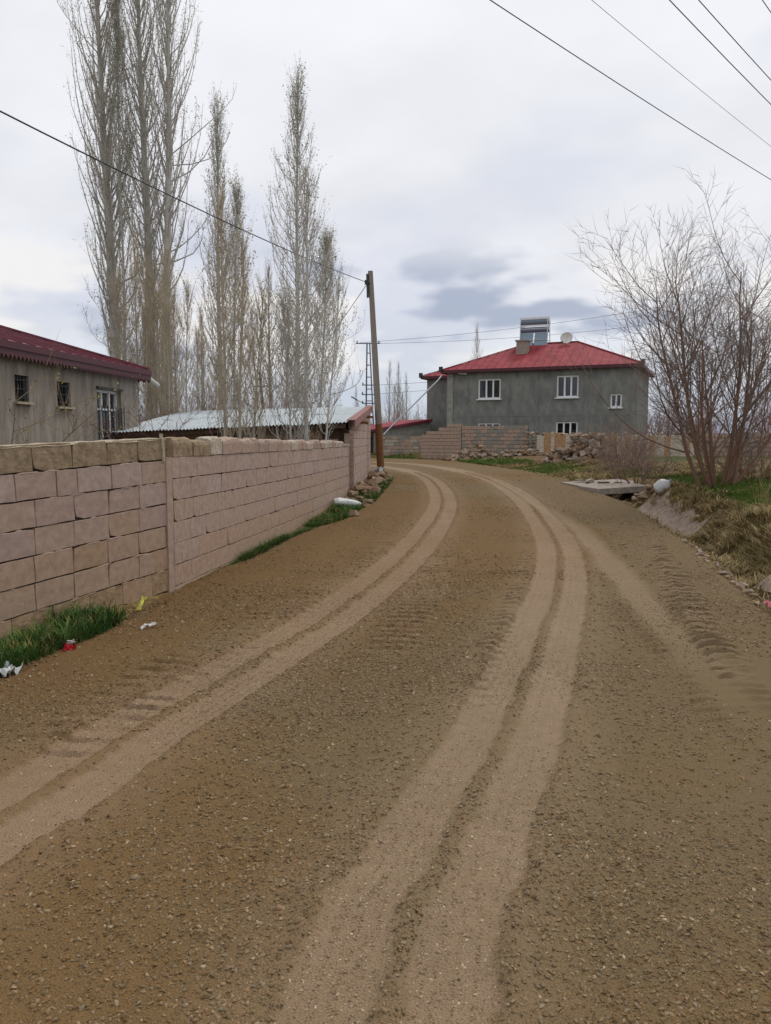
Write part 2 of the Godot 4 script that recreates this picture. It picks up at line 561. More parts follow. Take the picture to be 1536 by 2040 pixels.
func build_road():
	wet_brown = lin(128, 104, 71)
	olive = lin(127, 110, 83)
	beige = lin(165, 145, 122)
	pink = lin(163, 139, 117)
	rust = lin(122, 97, 65)
	for q in [["l", TRACK_L], ["r", TRACK_R], ["t", TRACK_T], ["la", LUG_A], ["lb", LUG_B], ["ll", LUG_L], ["lm", LUG_M], ["ln", LUG_N]]:
		prepare_track(q[0], q[1])
	var mb := MB.new()
	var cols := 340
	var zs := PackedFloat32Array()
	var z := 5.0
	while z > -1.0:
		zs.push_back(z); z -= 0.12
	var d := 1.0
	while d < 29.0:
		zs.push_back(-d)
		d += maxf(0.012, d * 0.0032)
	for zz in zs:
		var trk := rows_at(zz)
		var xl := edge_x(LEFT, zz) - 0.35
		var xr := edge_x(RIGHT, zz) + 0.35
		var b := base_y(zz)
		for i in cols + 1:
			var x := lerpf(xl, xr, float(i) / cols)
			var el := x - xl - 0.35
			var er := xr - 0.35 - x
			var p := road_point(x, zz, trk, el, er)
			var e := minf(el, er)
			var y: float = b + p[0]
			if e < 0.12:
				y += -0.05 * sst(0.12, -0.35, e) * (1.0 if el < er else 4.0) + 0.02 * nz.get_noise_2d(x * 70.0, zz * 70.0)
			mb.v.push_back(Vector3(x, y, zz)); mb.c.push_back(p[1]); mb.n.push_back(Vector3.UP)
	var w := cols + 1
	for j in zs.size() - 1:
		for i in cols:
			var a := j * w + i
			for q in [a, a + w, a + w + 1, a, a + w + 1, a + 1]:
				mb.ix.push_back(q)
	# the bend beyond the pole
	var k0 := mb.v.size()
	var zl: float = zs[zs.size() - 1]
	var bend := [spline(TRACK_L, 1.2), spline(TRACK_R, 1.2)]
	var nx := 150
	var nzr := 110
	for j in nzr + 1:
		var zz := lerpf(zl, -58.0, float(j) / nzr)
		for i in nx + 1:
			var x := lerpf(-24.0, 7.0, float(i) / nx)
			var r := -side_of(RIGHT, x, zz)
			var l := side_of(LEFT, x, zz)
			var e := minf(r, l)
			var p := road_point(x, zz, {}, 5.0, 5.0)
			var col: Color = p[1]
			var y: float = base_y(zz) + p[0] - (0.0 if e > 0.0 else minf(0.5, -e * 0.5))
			if e > 0.0:
				for t in bend:
					var q := near_polyline(t, x, zz)
					var s := strip(q, 0.36, 0.1)
					col = col.lerp(beige, s * 0.9)
					y -= 0.02 * s
			mb.v.push_back(Vector3(x, y, zz)); mb.c.push_back(col); mb.n.push_back(Vector3.UP)
	var w2 := nx + 1
	for j in nzr:
		for i in nx:
			var a := k0 + j * w2 + i
			for q in [a, a + w2, a + w2 + 1, a, a + w2 + 1, a + 1]:
				mb.ix.push_back(q)
	smooth(mb)
	structure("road", mb.mesh(), M["road"])

# ---------------------------------------------------------------- stones
func rock_mesh(sd: int, flat := 0.75, rough := 0.28, subdiv := 1) -> ArrayMesh:
	var g := RandomNumberGenerator.new()
	g.seed = sd
	var t := (1.0 + sqrt(5.0)) / 2.0
	var pts: Array = []
	for q in [[-1, t, 0], [1, t, 0], [-1, -t, 0], [1, -t, 0], [0, -1, t], [0, 1, t], [0, -1, -t], [0, 1, -t], [t, 0, -1], [t, 0, 1], [-t, 0, -1], [-t, 0, 1]]:
		pts.append(Vector3(q[0], q[1], q[2]).normalized())
	var f := [[0, 11, 5], [0, 5, 1], [0, 1, 7], [0, 7, 10], [0, 10, 11], [1, 5, 9], [5, 11, 4], [11, 10, 2], [10, 7, 6], [7, 1, 8], [3, 9, 4], [3, 4, 2], [3, 2, 6], [3, 6, 8], [3, 8, 9], [4, 9, 5], [2, 4, 11], [6, 2, 10], [8, 6, 7], [9, 8, 1]]
	for s in subdiv:
		var mids := {}
		var nf := []
		for tr in f:
			var m := []
			for e in 3:
				var a: int = tr[e]
				var b: int = tr[(e + 1) % 3]
				var key := mini(a, b) * 10000 + maxi(a, b)
				if not mids.has(key):
					mids[key] = pts.size()
					pts.append((pts[a] + pts[b]).normalized())
				m.append(mids[key])
			nf.append_array([[tr[0], m[0], m[2]], [tr[1], m[1], m[0]], [tr[2], m[2], m[1]], [m[0], m[1], m[2]]])
		f = nf
	var cuts := []
	for k in 11:
		cuts.append([Vector3(g.randf_range(-1, 1), g.randf_range(-1, 1), g.randf_range(-1, 1)).normalized(), g.randf_range(0.36, 0.72)])
	var st := Vector3(1.0, flat, g.randf_range(0.65, 0.95))
	for i in pts.size():
		var p: Vector3 = pts[i]
		p *= 1.0 + g.randf_range(-rough, rough) * 0.5
		for ct in cuts:
			var over: float = p.dot(ct[0]) - ct[1]
			if over > 0.0:
				p -= ct[0] * over * 0.95
		pts[i] = p * st
	var mb := MB.new()
	for tr in f:
		mb.tri(pts[tr[0]], pts[tr[1]], pts[tr[2]])
	return mb.mesh()

var rocks: Array = []
var pebbles: Array = []

func rand_turn(g: RandomNumberGenerator) -> Basis:
	return Basis.from_euler(Vector3(g.randf_range(-0.5, 0.5), g.randf_range(0, TAU), g.randf_range(-0.5, 0.5)))

func road_surface(x: float, z: float) -> Array:
	return road_point(x, z, rows_at(z), x - edge_x(LEFT, z), edge_x(RIGHT, z) - x)

func build_gravel():
	var g := RandomNumberGenerator.new()
	g.seed = 4
	var tints := [lin(168, 142, 108), lin(150, 126, 94), lin(160, 146, 124), lin(178, 156, 128), lin(140, 128, 108), lin(158, 124, 92), lin(190, 176, 152), lin(132, 112, 82)]
	var lists := [[], [], [], []]
	var hues := [[], [], [], []]
	# bands of distance: from, to, tries per square metre, smallest, largest radius
	for band in [[1.2, 3.0, 19000, 0.0024, 0.014], [3.0, 5.5, 13000, 0.0028, 0.016], [5.5, 9.0, 4600, 0.0042, 0.020], [9.0, 16.0, 420, 0.009, 0.024], [16.0, 27.0, 50, 0.014, 0.03]]:
		var zc := (band[0] + band[1]) * 0.5 as float
		var xw := minf(zc * 0.62 + 2.3, 6.5)
		var tries := int(band[2] * (band[1] - band[0]) * xw * 2.0)
		for i in tries:
			var z: float = -g.randf_range(band[0], band[1])
			var x: float = g.randf_range(-xw, xw)
			var el := x - edge_x(LEFT, z)
			var er := edge_x(RIGHT, z) - x
			if el < (-0.32 if z < -6.9 else -0.1) or er < -0.25:
				continue
			var p := road_surface(x, z)
			var clump := nz2.get_noise_2d(x * 30.0 + 90.0, z * 30.0)
			var packed: float = p[2]
			if g.randf() < packed * 0.15 or g.randf() > 0.62 + clump * 1.2:
				continue
			var r: float = band[3] * pow(band[4] / band[3], pow(g.randf(), 3.0))
			if g.randf() < 0.005:
				r *= g.randf_range(1.5, 2.3)
			if packed > 0.5:
				r = minf(r * 0.9, 0.009)
			var b := rand_turn(g).scaled(Vector3.ONE * r)
			var y: float = base_y(z) + p[0] + r * (0.13 - 0.2 * packed)
			if el < 0.0:
				y = ground_y(x, z) + r * 0.2
			if er < 0.0:
				y = maxf(ground_y(x, z), y - 1.0) + r * 0.2
			var k := g.randi() % 4
			lists[k].append(Transform3D(b, Vector3(x, y, z)))
			var t: Color = tints[g.randi() % tints.size()]
			var hue: Color = t.lerp(p[1], 0.55 if g.randf() < 0.88 else 0.0) * g.randf_range(0.85, 1.12)
			if packed > 0.5:
				hue = (p[1] as Color) * g.randf_range(0.95, 1.25) if g.randf() < 0.75 else tints[6] * g.randf_range(0.9, 1.2)
			hues[k].append(hue)
	for k in 4:
		scatter("gravel", pebbles[k], M["stone"], lists[k], hues[k], ["loose brown gravel strewn over the dirt road", "crushed grey stone chips strewn over the dirt road", "small angular pebbles scattered between the wheel tracks", "coarser pale gravel scattered over the dirt road"][k], "gravel")

# ---------------------------------------------------------------- block walls
var block_meshes: Array = []

func block_mesh(sd: int, l: float, h: float, jit: float) -> ArrayMesh:
	var g := RandomNumberGenerator.new()
	g.seed = sd
	var ring := []
	for i in 4:
		ring.append(Vector2(l * i / 4.0, 0.0))
	for i in 2:
		ring.append(Vector2(l, h * i / 2.0))
	for i in 4:
		ring.append(Vector2(l * (1.0 - i / 4.0), h))
	for i in 2:
		ring.append(Vector2(0.0, h * (1.0 - i / 2.0)))
	var mid := Vector2(l, h) * 0.5
	var outer := []
	var front := []
	var back := []
	var chip := int([0, 4, 6, 10, -1, -1, -1, -1][g.randi() % 8])
	for i in ring.size():
		var q: Vector2 = ring[i]
		var p: Vector2 = q + Vector2(g.randf_range(-jit, jit), g.randf_range(-jit, jit))
		if i == chip:
			p += Vector2(signf(mid.x - p.x), signf(mid.y - p.y)) * g.randf_range(0.008, 0.022)
		var inn: Vector2 = p + (mid - p).normalized() * g.randf_range(0.001, 0.004)
		outer.append(Vector3(p.x, p.y, -0.004))
		front.append(Vector3(inn.x, inn.y, g.randf_range(-0.0015, 0.0015)))
		back.append(Vector3(p.x, p.y, -0.06))
	var mb := MB.new()
	var cm := Vector3(mid.x, mid.y, 0.001)
	for i in ring.size():
		var j := (i + 1) % ring.size()
		mb.tri(cm, front[i], front[j])
		mb.quad(front[i], outer[i], outer[j], front[j])
		mb.quad(outer[i], back[i], back[j], outer[j])
	return mb.mesh()

# rows of blocks on the face of a wall: p0 -> p1 along the ground, the face looks to the right of that direction turned by side
# tops: heights of the joints from bottom to top at p0 and p1
func face_basis(p0: Vector3, p1: Vector3) -> Basis:
	var d := Vector3(p1.x - p0.x, 0, p1.z - p0.z).normalized()
	return Basis(d, Vector3.UP, d.cross(Vector3.UP))

func lay_blocks(root: Node3D, path: PackedVector3Array, y0: float, y1: float, course: float, length: float, gap_v: float, gap_h: float, pick: Callable, g: RandomNumberGenerator, limit: Callable):
	# path: points of the face, walking so that the face is on the right hand; y0/y1: bottom joint at both ends, limit(s): height of the top there
	var total := 0.0
	var cum := PackedFloat32Array([0.0])
	for i in path.size() - 1:
		total += path[i].distance_to(path[i + 1]); cum.push_back(total)
	var rows := 40
	for k in rows:
		var s := -length * (0.5 if k % 2 == 0 else 0.0) - g.randf() * 0.05
		var any := false
		while s < total - 0.03:
			var l := length * (1.0 if g.randf() > 0.08 else 0.55)
			var a := maxf(s, 0.0)
			var b := minf(s + l, total)
			s += l
			if b - a < 0.05:
				continue
			var yb := lerpf(y0, y1, (a + b) * 0.5 / total) + k * course
			var top: float = limit.call((a + b) * 0.5)
			if yb + course * 0.6 > top:
				continue
			any = true
			var pa := at_length(path, cum, a)
			var pb := at_length(path, cum, b)
			var o := MeshInstance3D.new()
			o.mesh = block_meshes[g.randi() % block_meshes.size()]
			o.material_override = pick.call(k, (a + b) * 0.5, g)
			var bs := face_basis(pa, pb)
			var slope := (y1 - y0) / total
			var gv := gap_v * (1.0 if g.randf() < 0.6 else 0.15)
			var wide := (b - a - gv)
			var tilt := Basis(bs.z, slope + g.randf_range(-0.004, 0.004))
			o.basis = (tilt * bs) * Basis.from_scale(Vector3(wide / 0.435, (course - gap_h) / 0.215, 1.0))
			o.position = Vector3(pa.x, yb + gap_h * 0.5, pa.z) + bs.x * gv * 0.5 + bs.z * g.randf_range(-0.002, 0.003)
			o.name = "block"
			root.add_child(o, true)
		if not any:
			break

func at_length(path: PackedVector3Array, cum: PackedFloat32Array, s: float) -> Vector3:
	for i in path.size() - 1:
		if s <= cum[i + 1] or i == path.size() - 2:
			return path[i].lerp(path[i + 1], (s - cum[i]) / (cum[i + 1] - cum[i]))
	return path[0]

func core_wall(root: Node3D, path: PackedVector3Array, bottom: Callable, top: Callable, thick: float, inset: float, m: Material, called := "core"):
	# solid body behind the blocks: front set back by inset
	var mb := MB.new()
	var f := []
	var bk := []
	for i in path.size():
		var d := face_basis(path[maxi(i - 1, 0)], path[mini(i + 1, path.size() - 1)])
		f.append(path[i] - d.z * inset); bk.append(path[i] - d.z * thick)
	var sub := 6
	for i in path.size() - 1:
		for j in sub:
			var t0 := float(j) / sub
			var t1 := float(j + 1) / sub
			var s0 := i + t0
			var s1 := i + t1
			var q := []
			for e in [[f, t0, s0], [f, t1, s1], [bk, t1, s1], [bk, t0, s0]]:
				var p: Vector3 = e[0][i].lerp(e[0][i + 1], e[1])
				q.append([p, e[2]])
			var ring := []
			for e in q:
				ring.append(Vector3(e[0].x, bottom.call(e[1]), e[0].z))
			for e in q:
				ring.append(Vector3(e[0].x, top.call(e[1]), e[0].z))
			mb.box8(ring)
	put(called, mb.mesh(), m, root)

const WALL_A := Vector3(-4.75, 0, -0.7)
const WALL_B := Vector3(-2.24, 0, -7.85)

func left_wall_path() -> PackedVector3Array:
	var out := PackedVector3Array()
	for i in 9:
		var t := i / 8.0
		var p := Vector3(-2.2, 0, -7.95).lerp(Vector3(-1.38, 0, -12.6), t).lerp(Vector3(-1.38, 0, -12.6).lerp(Vector3(-0.84, 0, -18.2), t), t)
		out.push_back(p)
	return out

func build_left_wall():
	var g := RandomNumberGenerator.new()
	g.seed = 11
	var root := thing("block_wall", "long pinkish concrete block wall running along the left edge of the road", "wall")
	var near := PackedVector3Array([WALL_A, WALL_B])
	var pick := func(k, s, gg):
		if k >= 6: return M["block_moss"]
		if k <= 0: return M["footing"] if gg.randf() < 0.5 else M["block_e"]
		if k <= 2: return M[["block_d", "block_e", "block_d"][gg.randi() % 3]]
		if k == 3: return M[["block_c", "block_d", "block_b"][gg.randi() % 3]]
		return M[["block_a", "block_b", "block_a", "block_c"][gg.randi() % 4]]
	lay_blocks(root, near, -0.19, 0.02, 0.225, 0.445, 0.009, 0.012, pick, g, func(_s): return 1.51)
	core_wall(root, near, func(_s): return -0.35, func(s): return lerpf(1.36, 1.57, s), 0.2, 0.028, M["mortar"])
	# weathered mortar bed along the top
	var mb := MB.new()
	var bs := face_basis(WALL_A, WALL_B)
	var total := WALL_A.distance_to(WALL_B)
	var steps := 60
	var ring := []
	for i in steps + 1:
		var s := total * i / steps
		var p := WALL_A + bs.x * s
		var y := lerpf(1.378, 1.588, s / total)
		var r := [p + bs.z * (0.002 + g.randf() * 0.006) + Vector3.UP * (y - 0.006 - g.randf() * 0.012), p + bs.z * (0.0 - g.randf() * 0.02) + Vector3.UP * (y + 0.003 + g.randf() * 0.008), p - bs.z * (0.17 + g.randf() * 0.03) + Vector3.UP * (y + 0.003 + g.randf() * 0.01), p - bs.z * 0.205 + Vector3.UP * (y - 0.01)]
		ring.append(r)
	for i in steps:
		for j in 3:
			mb.quad(ring[i][j], ring[i + 1][j], ring[i + 1][j + 1], ring[i][j + 1])
	put("mortar_cap", mb.mesh(), M["cap"], root)
	# mortar smeared over the joints
	for i in 90:
		var pm := MB.new()
		var s := g.randf_range(3.5, total - 0.1)
		var row := g.randi_range(1, 6)
		var wd := g.randf_range(0.02, 0.14)
		var ht := g.randf_range(0.008, 0.02)
		var cp := WALL_A + bs.x * s + Vector3.UP * (lerpf(-0.19, 0.02, s / total) + row * 0.225)
		var rim := []
		for q in 9:
			var aa := TAU * q / 9.0
			rim.append(cp + bs.x * cos(aa) * wd * g.randf_range(0.6, 1.0) + Vector3.UP * (sin(aa) * ht * g.randf_range(0.5, 1.0) + cos(aa) * wd * 0.03) + bs.z * -0.004)
		for q in 9:
			pm.tri(cp + bs.z * 0.0045, rim[q], rim[(q + 1) % 9])
		put("mortar_patch", pm.mesh(), M["block_e" if row < 3 else "block_b"], root)
	# pillar where the wall bends, with a short pale pipe on it
	mb = MB.new()
	mb.box(Vector3(-2.22, 0.5, -7.9) - Vector3(0.965, 0, 0.25) * 0.0975, Vector3(0.12, 1.8, 0.2), Basis(Vector3.UP, 1.317))
	put("pillar", mb.mesh(), M["block_c"], root)
	mb = MB.new()
	mb.cyl(Vector3(-2.245, 1.36, -7.80), Vector3(-2.265, 1.64, -7.80), 0.018, 0.018, 8)
	put("pipe_stub", mb.mesh(), M["cap"], root)
	# far stretch: tight joints, laid level
	var far := left_wall_path()
	var n_far := far.size() - 1
	lay_blocks(root, far, -0.175, -0.175, 0.225, 0.445, 0.0, 0.008, func(k, s, gg):
		if k <= 2 - int(s > 6.0): return M["block_d" if gg.randf() < 0.8 else "block_c"]
		if k >= 5: return M["block_b" if gg.randf() < 0.8 else "block_a"]
		return M["block_c" if gg.randf() < 0.8 else "block_b"], g, func(_s): return 1.42)
	core_wall(root, far, func(_s): return -0.4, func(_s): return 1.37, 0.2, 0.02, M["mortar"])
	# uneven coping stones
	var total_far := 0.0
	var cum := PackedFloat32Array([0.0])
	for i in n_far:
		total_far += far[i].distance_to(far[i + 1]); cum.push_back(total_far)
	var s2 := 0.03
	while s2 < total_far - 0.1:
		var l := g.randf_range(0.2, 0.5)
		var hh := lerpf(0.2, 0.115, s2 / total_far) * g.randf_range(0.86, 1.08)
		if s2 > total_far * 0.9:
			hh = 0.06
		var pa := at_length(far, cum, s2)
		var pb := at_length(far, cum, minf(s2 + l, total_far))
		var b2 := face_basis(pa, pb)
		var o := MeshInstance3D.new()
		o.mesh = coping_mesh(g.randi() % 5)
		o.material_override = M[["block_moss", "block_moss"][g.randi() % 2]] if s2 < 0.9 else M[["block_pale", "pillar", "block_c", "block_pale"][g.randi() % 4]]
		o.basis = Basis(b2.z, g.randf_range(-0.03, 0.03)) * b2 * Basis.from_scale(Vector3(l * 0.985, hh, 0.21))
		o.position = Vector3(pa.x, 1.402, pa.z) + b2.z * g.randf_range(-0.004, 0.014)
		o.name = "coping_stone"
		root.add_child(o, true)
		s2 += l

var copings := {}
func coping_mesh(k: int) -> ArrayMesh:
	if copings.has(k):
		return copings[k]
	var g := RandomNumberGenerator.new()
	g.seed = 900 + k
	var mb := MB.new()
	# rounded prism with a lumpy top, x 0..1, y 0..1, z 0..-1
	var prof := [Vector2(0, 0.0), Vector2(0.012, 0.7), Vector2(-0.03, 0.9), Vector2(-0.16, 1.0), Vector2(-0.8, 1.0), Vector2(-0.97, 0.88), Vector2(-1.0, 0.0)]
	var rows := []
	for i in 5:
		var t := i / 4.0
		var r := []
		for q in prof:
			var lump := g.randf_range(-0.05, 0.05)
			var x := t
			if i == 0 or i == 4:
				x += (0.02 if i == 0 else -0.02) * (1.0 if q.y > 0.8 else 0.3)
			r.append(Vector3(x, q.y + (lump if q.y > 0.6 else 0.0) - (0.06 if (i == 0 or i == 4) and q.y > 0.8 else 0.0), q.x + lump * 0.15))
		rows.append(r)
	for i in 4:
		for j in prof.size() - 1:
			mb.quad(rows[i][j], rows[i + 1][j], rows[i + 1][j + 1], rows[i][j + 1])
	mb.poly(rows[4])
	var rev: Array = rows[0].duplicate()
	rev.reverse()
	mb.poly(rev)
	copings[k] = mb.mesh()
	return copings[k]

# ---------------------------------------------------------------- buildings
# wall with openings; the outside lies to the right of p0 -> p1. openings: [from, to, bottom, top] along the wall
func wall_panel(root: Node3D, called: String, p0: Vector3, p1: Vector3, y0: float, y1: float, thick: float, openings: Array, m: Material) -> MeshInstance3D:
	var b := face_basis(p0, p1)
	var l := Vector2(p1.x - p0.x, p1.z - p0.z).length()
	var mb := MB.new()
	var P := func(s: float, y: float, z: float) -> Vector3: return Vector3(p0.x, y, p0.z) + b.x * s + b.z * z
	var ss := [0.0, l]
	var ys := [y0, y1]
	for o in openings:
		ss.append_array([o[0], o[1]]); ys.append_array([o[2], o[3]])
	ss.sort(); ys.sort()
	for i in ss.size() - 1:
		for j in ys.size() - 1:
			if ss[i + 1] - ss[i] < 0.001 or ys[j + 1] - ys[j] < 0.001:
				continue
			var ms: float = (ss[i] + ss[i + 1]) * 0.5
			var my: float = (ys[j] + ys[j + 1]) * 0.5
			var open := false
			for o in openings:
				if ms > o[0] and ms < o[1] and my > o[2] and my < o[3]:
					open = true
			if open:
				continue
			mb.quad(P.call(ss[i], ys[j], 0), P.call(ss[i + 1], ys[j], 0), P.call(ss[i + 1], ys[j + 1], 0), P.call(ss[i], ys[j + 1], 0))
			mb.quad(P.call(ss[i + 1], ys[j], -thick), P.call(ss[i], ys[j], -thick), P.call(ss[i], ys[j + 1], -thick), P.call(ss[i + 1], ys[j + 1], -thick))
	for o in openings:
		mb.quad(P.call(o[0], o[2], 0), P.call(o[1], o[2], 0), P.call(o[1], o[2], -thick), P.call(o[0], o[2], -thick))
		mb.quad(P.call(o[0], o[3], -thick), P.call(o[1], o[3], -thick), P.call(o[1], o[3], 0), P.call(o[0], o[3], 0))
		mb.quad(P.call(o[0], o[2], -thick), P.call(o[0], o[3], -thick), P.call(o[0], o[3], 0), P.call(o[0], o[2], 0))
		mb.quad(P.call(o[1], o[2], 0), P.call(o[1], o[3], 0), P.call(o[1], o[3], -thick), P.call(o[1], o[2], -thick))
	mb.quad(P.call(0, y1, 0), P.call(l, y1, 0), P.call(l, y1, -thick), P.call(0, y1, -thick))
	mb.quad(P.call(0, y0, -thick), P.call(0, y0, 0), P.call(0, y1, 0), P.call(0, y1, -thick))
	mb.quad(P.call(l, y0, 0), P.call(l, y0, -thick), P.call(l, y1, -thick), P.call(l, y1, 0))
	return put(called, mb.mesh(), m, root)

# framed window in an opening: bars of the frame, panes as sub-parts
func window_in(root: Node3D, p0: Vector3, p1: Vector3, o: Array, recess: float, bar_w: float, uprights: Array, cross: Array, m: Material, called := "window"):
	var b := face_basis(p0, p1)
	var P := func(s: float, y: float, z: float) -> Vector3: return Vector3(p0.x, y, p0.z) + b.x * s + b.z * z
	var mb := MB.new()
	var z := -recess
	var w: float = o[1] - o[0]
	var h: float = o[3] - o[2]
	var cut := [0.0]
	cut.append_array(uprights); cut.append(1.0)
	for u in cut:
		var s: float = clampf(o[0] + u * w, o[0] + bar_w * 0.5 + 0.002, o[1] - bar_w * 0.5 - 0.002)
		mb.box(P.call(s, (o[2] + o[3]) * 0.5, z), Vector3(bar_w, h - 0.004, 0.06), b)
	for y in [o[2] + bar_w * 0.5 + 0.003, o[3] - bar_w * 0.5 - 0.003]:
		mb.box(P.call((o[0] + o[1]) * 0.5, y, z - 0.003), Vector3(w - 0.01, bar_w, 0.06), b)
	for u in cross:
		mb.box(P.call((o[0] + o[1]) * 0.5, o[2] + h * u, z - 0.005), Vector3(w - 0.01, bar_w * 0.8, 0.045), b)
	var f := put(called, mb.mesh(), m, root)
	for i in cut.size() - 1:
		var g := MB.new()
		var s0: float = o[0] + cut[i] * w + bar_w * 0.5
		var s1: float = o[0] + cut[i + 1] * w - bar_w * 0.5
		g.box(P.call((s0 + s1) * 0.5, (o[2] + o[3]) * 0.5, z - 0.012), Vector3(s1 - s0 + 0.02, h - bar_w, 0.006), b)
		put("pane", g.mesh(), M["glass"], f)
	return f

func hip_roof(root: Node3D, c: Array, rise: float, m: Material, trim: Material, rib_step: float, fascia: float):
	# c: eave corners FL, FR, BR, BL counter-clockwise from above
	var d: Vector3 = (c[1] - c[0]).normalized()
	var a: float = (c[0] - c[3]).length() * 0.5
	var r1: Vector3 = (c[0] + c[3]) * 0.5 + d * a + Vector3.UP * rise
	var r2: Vector3 = (c[1] + c[2]) * 0.5 - d * a + Vector3.UP * rise
	var mb := MB.new()
	mb.quad(c[0], c[1], r2, r1); mb.tri(c[1], c[2], r2); mb.quad(c[2], c[3], r1, r2); mb.tri(c[3], c[0], r1)
	mb.quad(c[3] + Vector3.DOWN * 0.03, c[2] + Vector3.DOWN * 0.03, c[1] + Vector3.DOWN * 0.03, c[0] + Vector3.DOWN * 0.03)
	# raised seams running up the slopes
	for side in [[c[0], c[1], r1, r2], [c[1], c[2], r2, r2], [c[3], c[0], r1, r1]]:
		var e: Vector3 = side[1] - side[0]
		var l := e.length()
		var ed := e.normalized()
		var k := int(l / rib_step)
		var up_in: Vector3 = Vector3.UP.cross(ed)
		for i in range(1, k):
			var s := l * i / k
			var run := minf(a, minf(s, l - s))
			var p0: Vector3 = side[0] + ed * s
			var p1: Vector3 = p0 + up_in * run + Vector3.UP * rise * run / a
			var nn: Vector3 = ed.cross(p1 - p0).normalized()
			mb.bar(p0 + nn * 0.012, p1 + nn * 0.012, 0.03, 0.022, nn)
	var roof := put("roof", mb.mesh(), m, root)
	var rc := MB.new()
	rc.bar(r1 + Vector3.UP * 0.02 - d * 0.05, r2 + Vector3.UP * 0.02 + d * 0.05, 0.22, 0.05)
	for q in [[c[0], r1], [c[1], r2], [c[2], r2], [c[3], r1]]:
		rc.bar(q[0].lerp(q[1], 0.01) + Vector3.UP * 0.035, q[1] + Vector3.UP * 0.03, 0.14, 0.04)
	put("ridge_cap", rc.mesh(), m, roof)
	var fb := MB.new()
	for i in 4:
		var p: Vector3 = c[i]
		var q: Vector3 = c[(i + 1) % 4]
		fb.bar(p + Vector3.DOWN * fascia * 0.5, q + Vector3.DOWN * fascia * 0.5, 0.05, fascia)
	put("fascia", fb.mesh(), trim, root)
	return roof

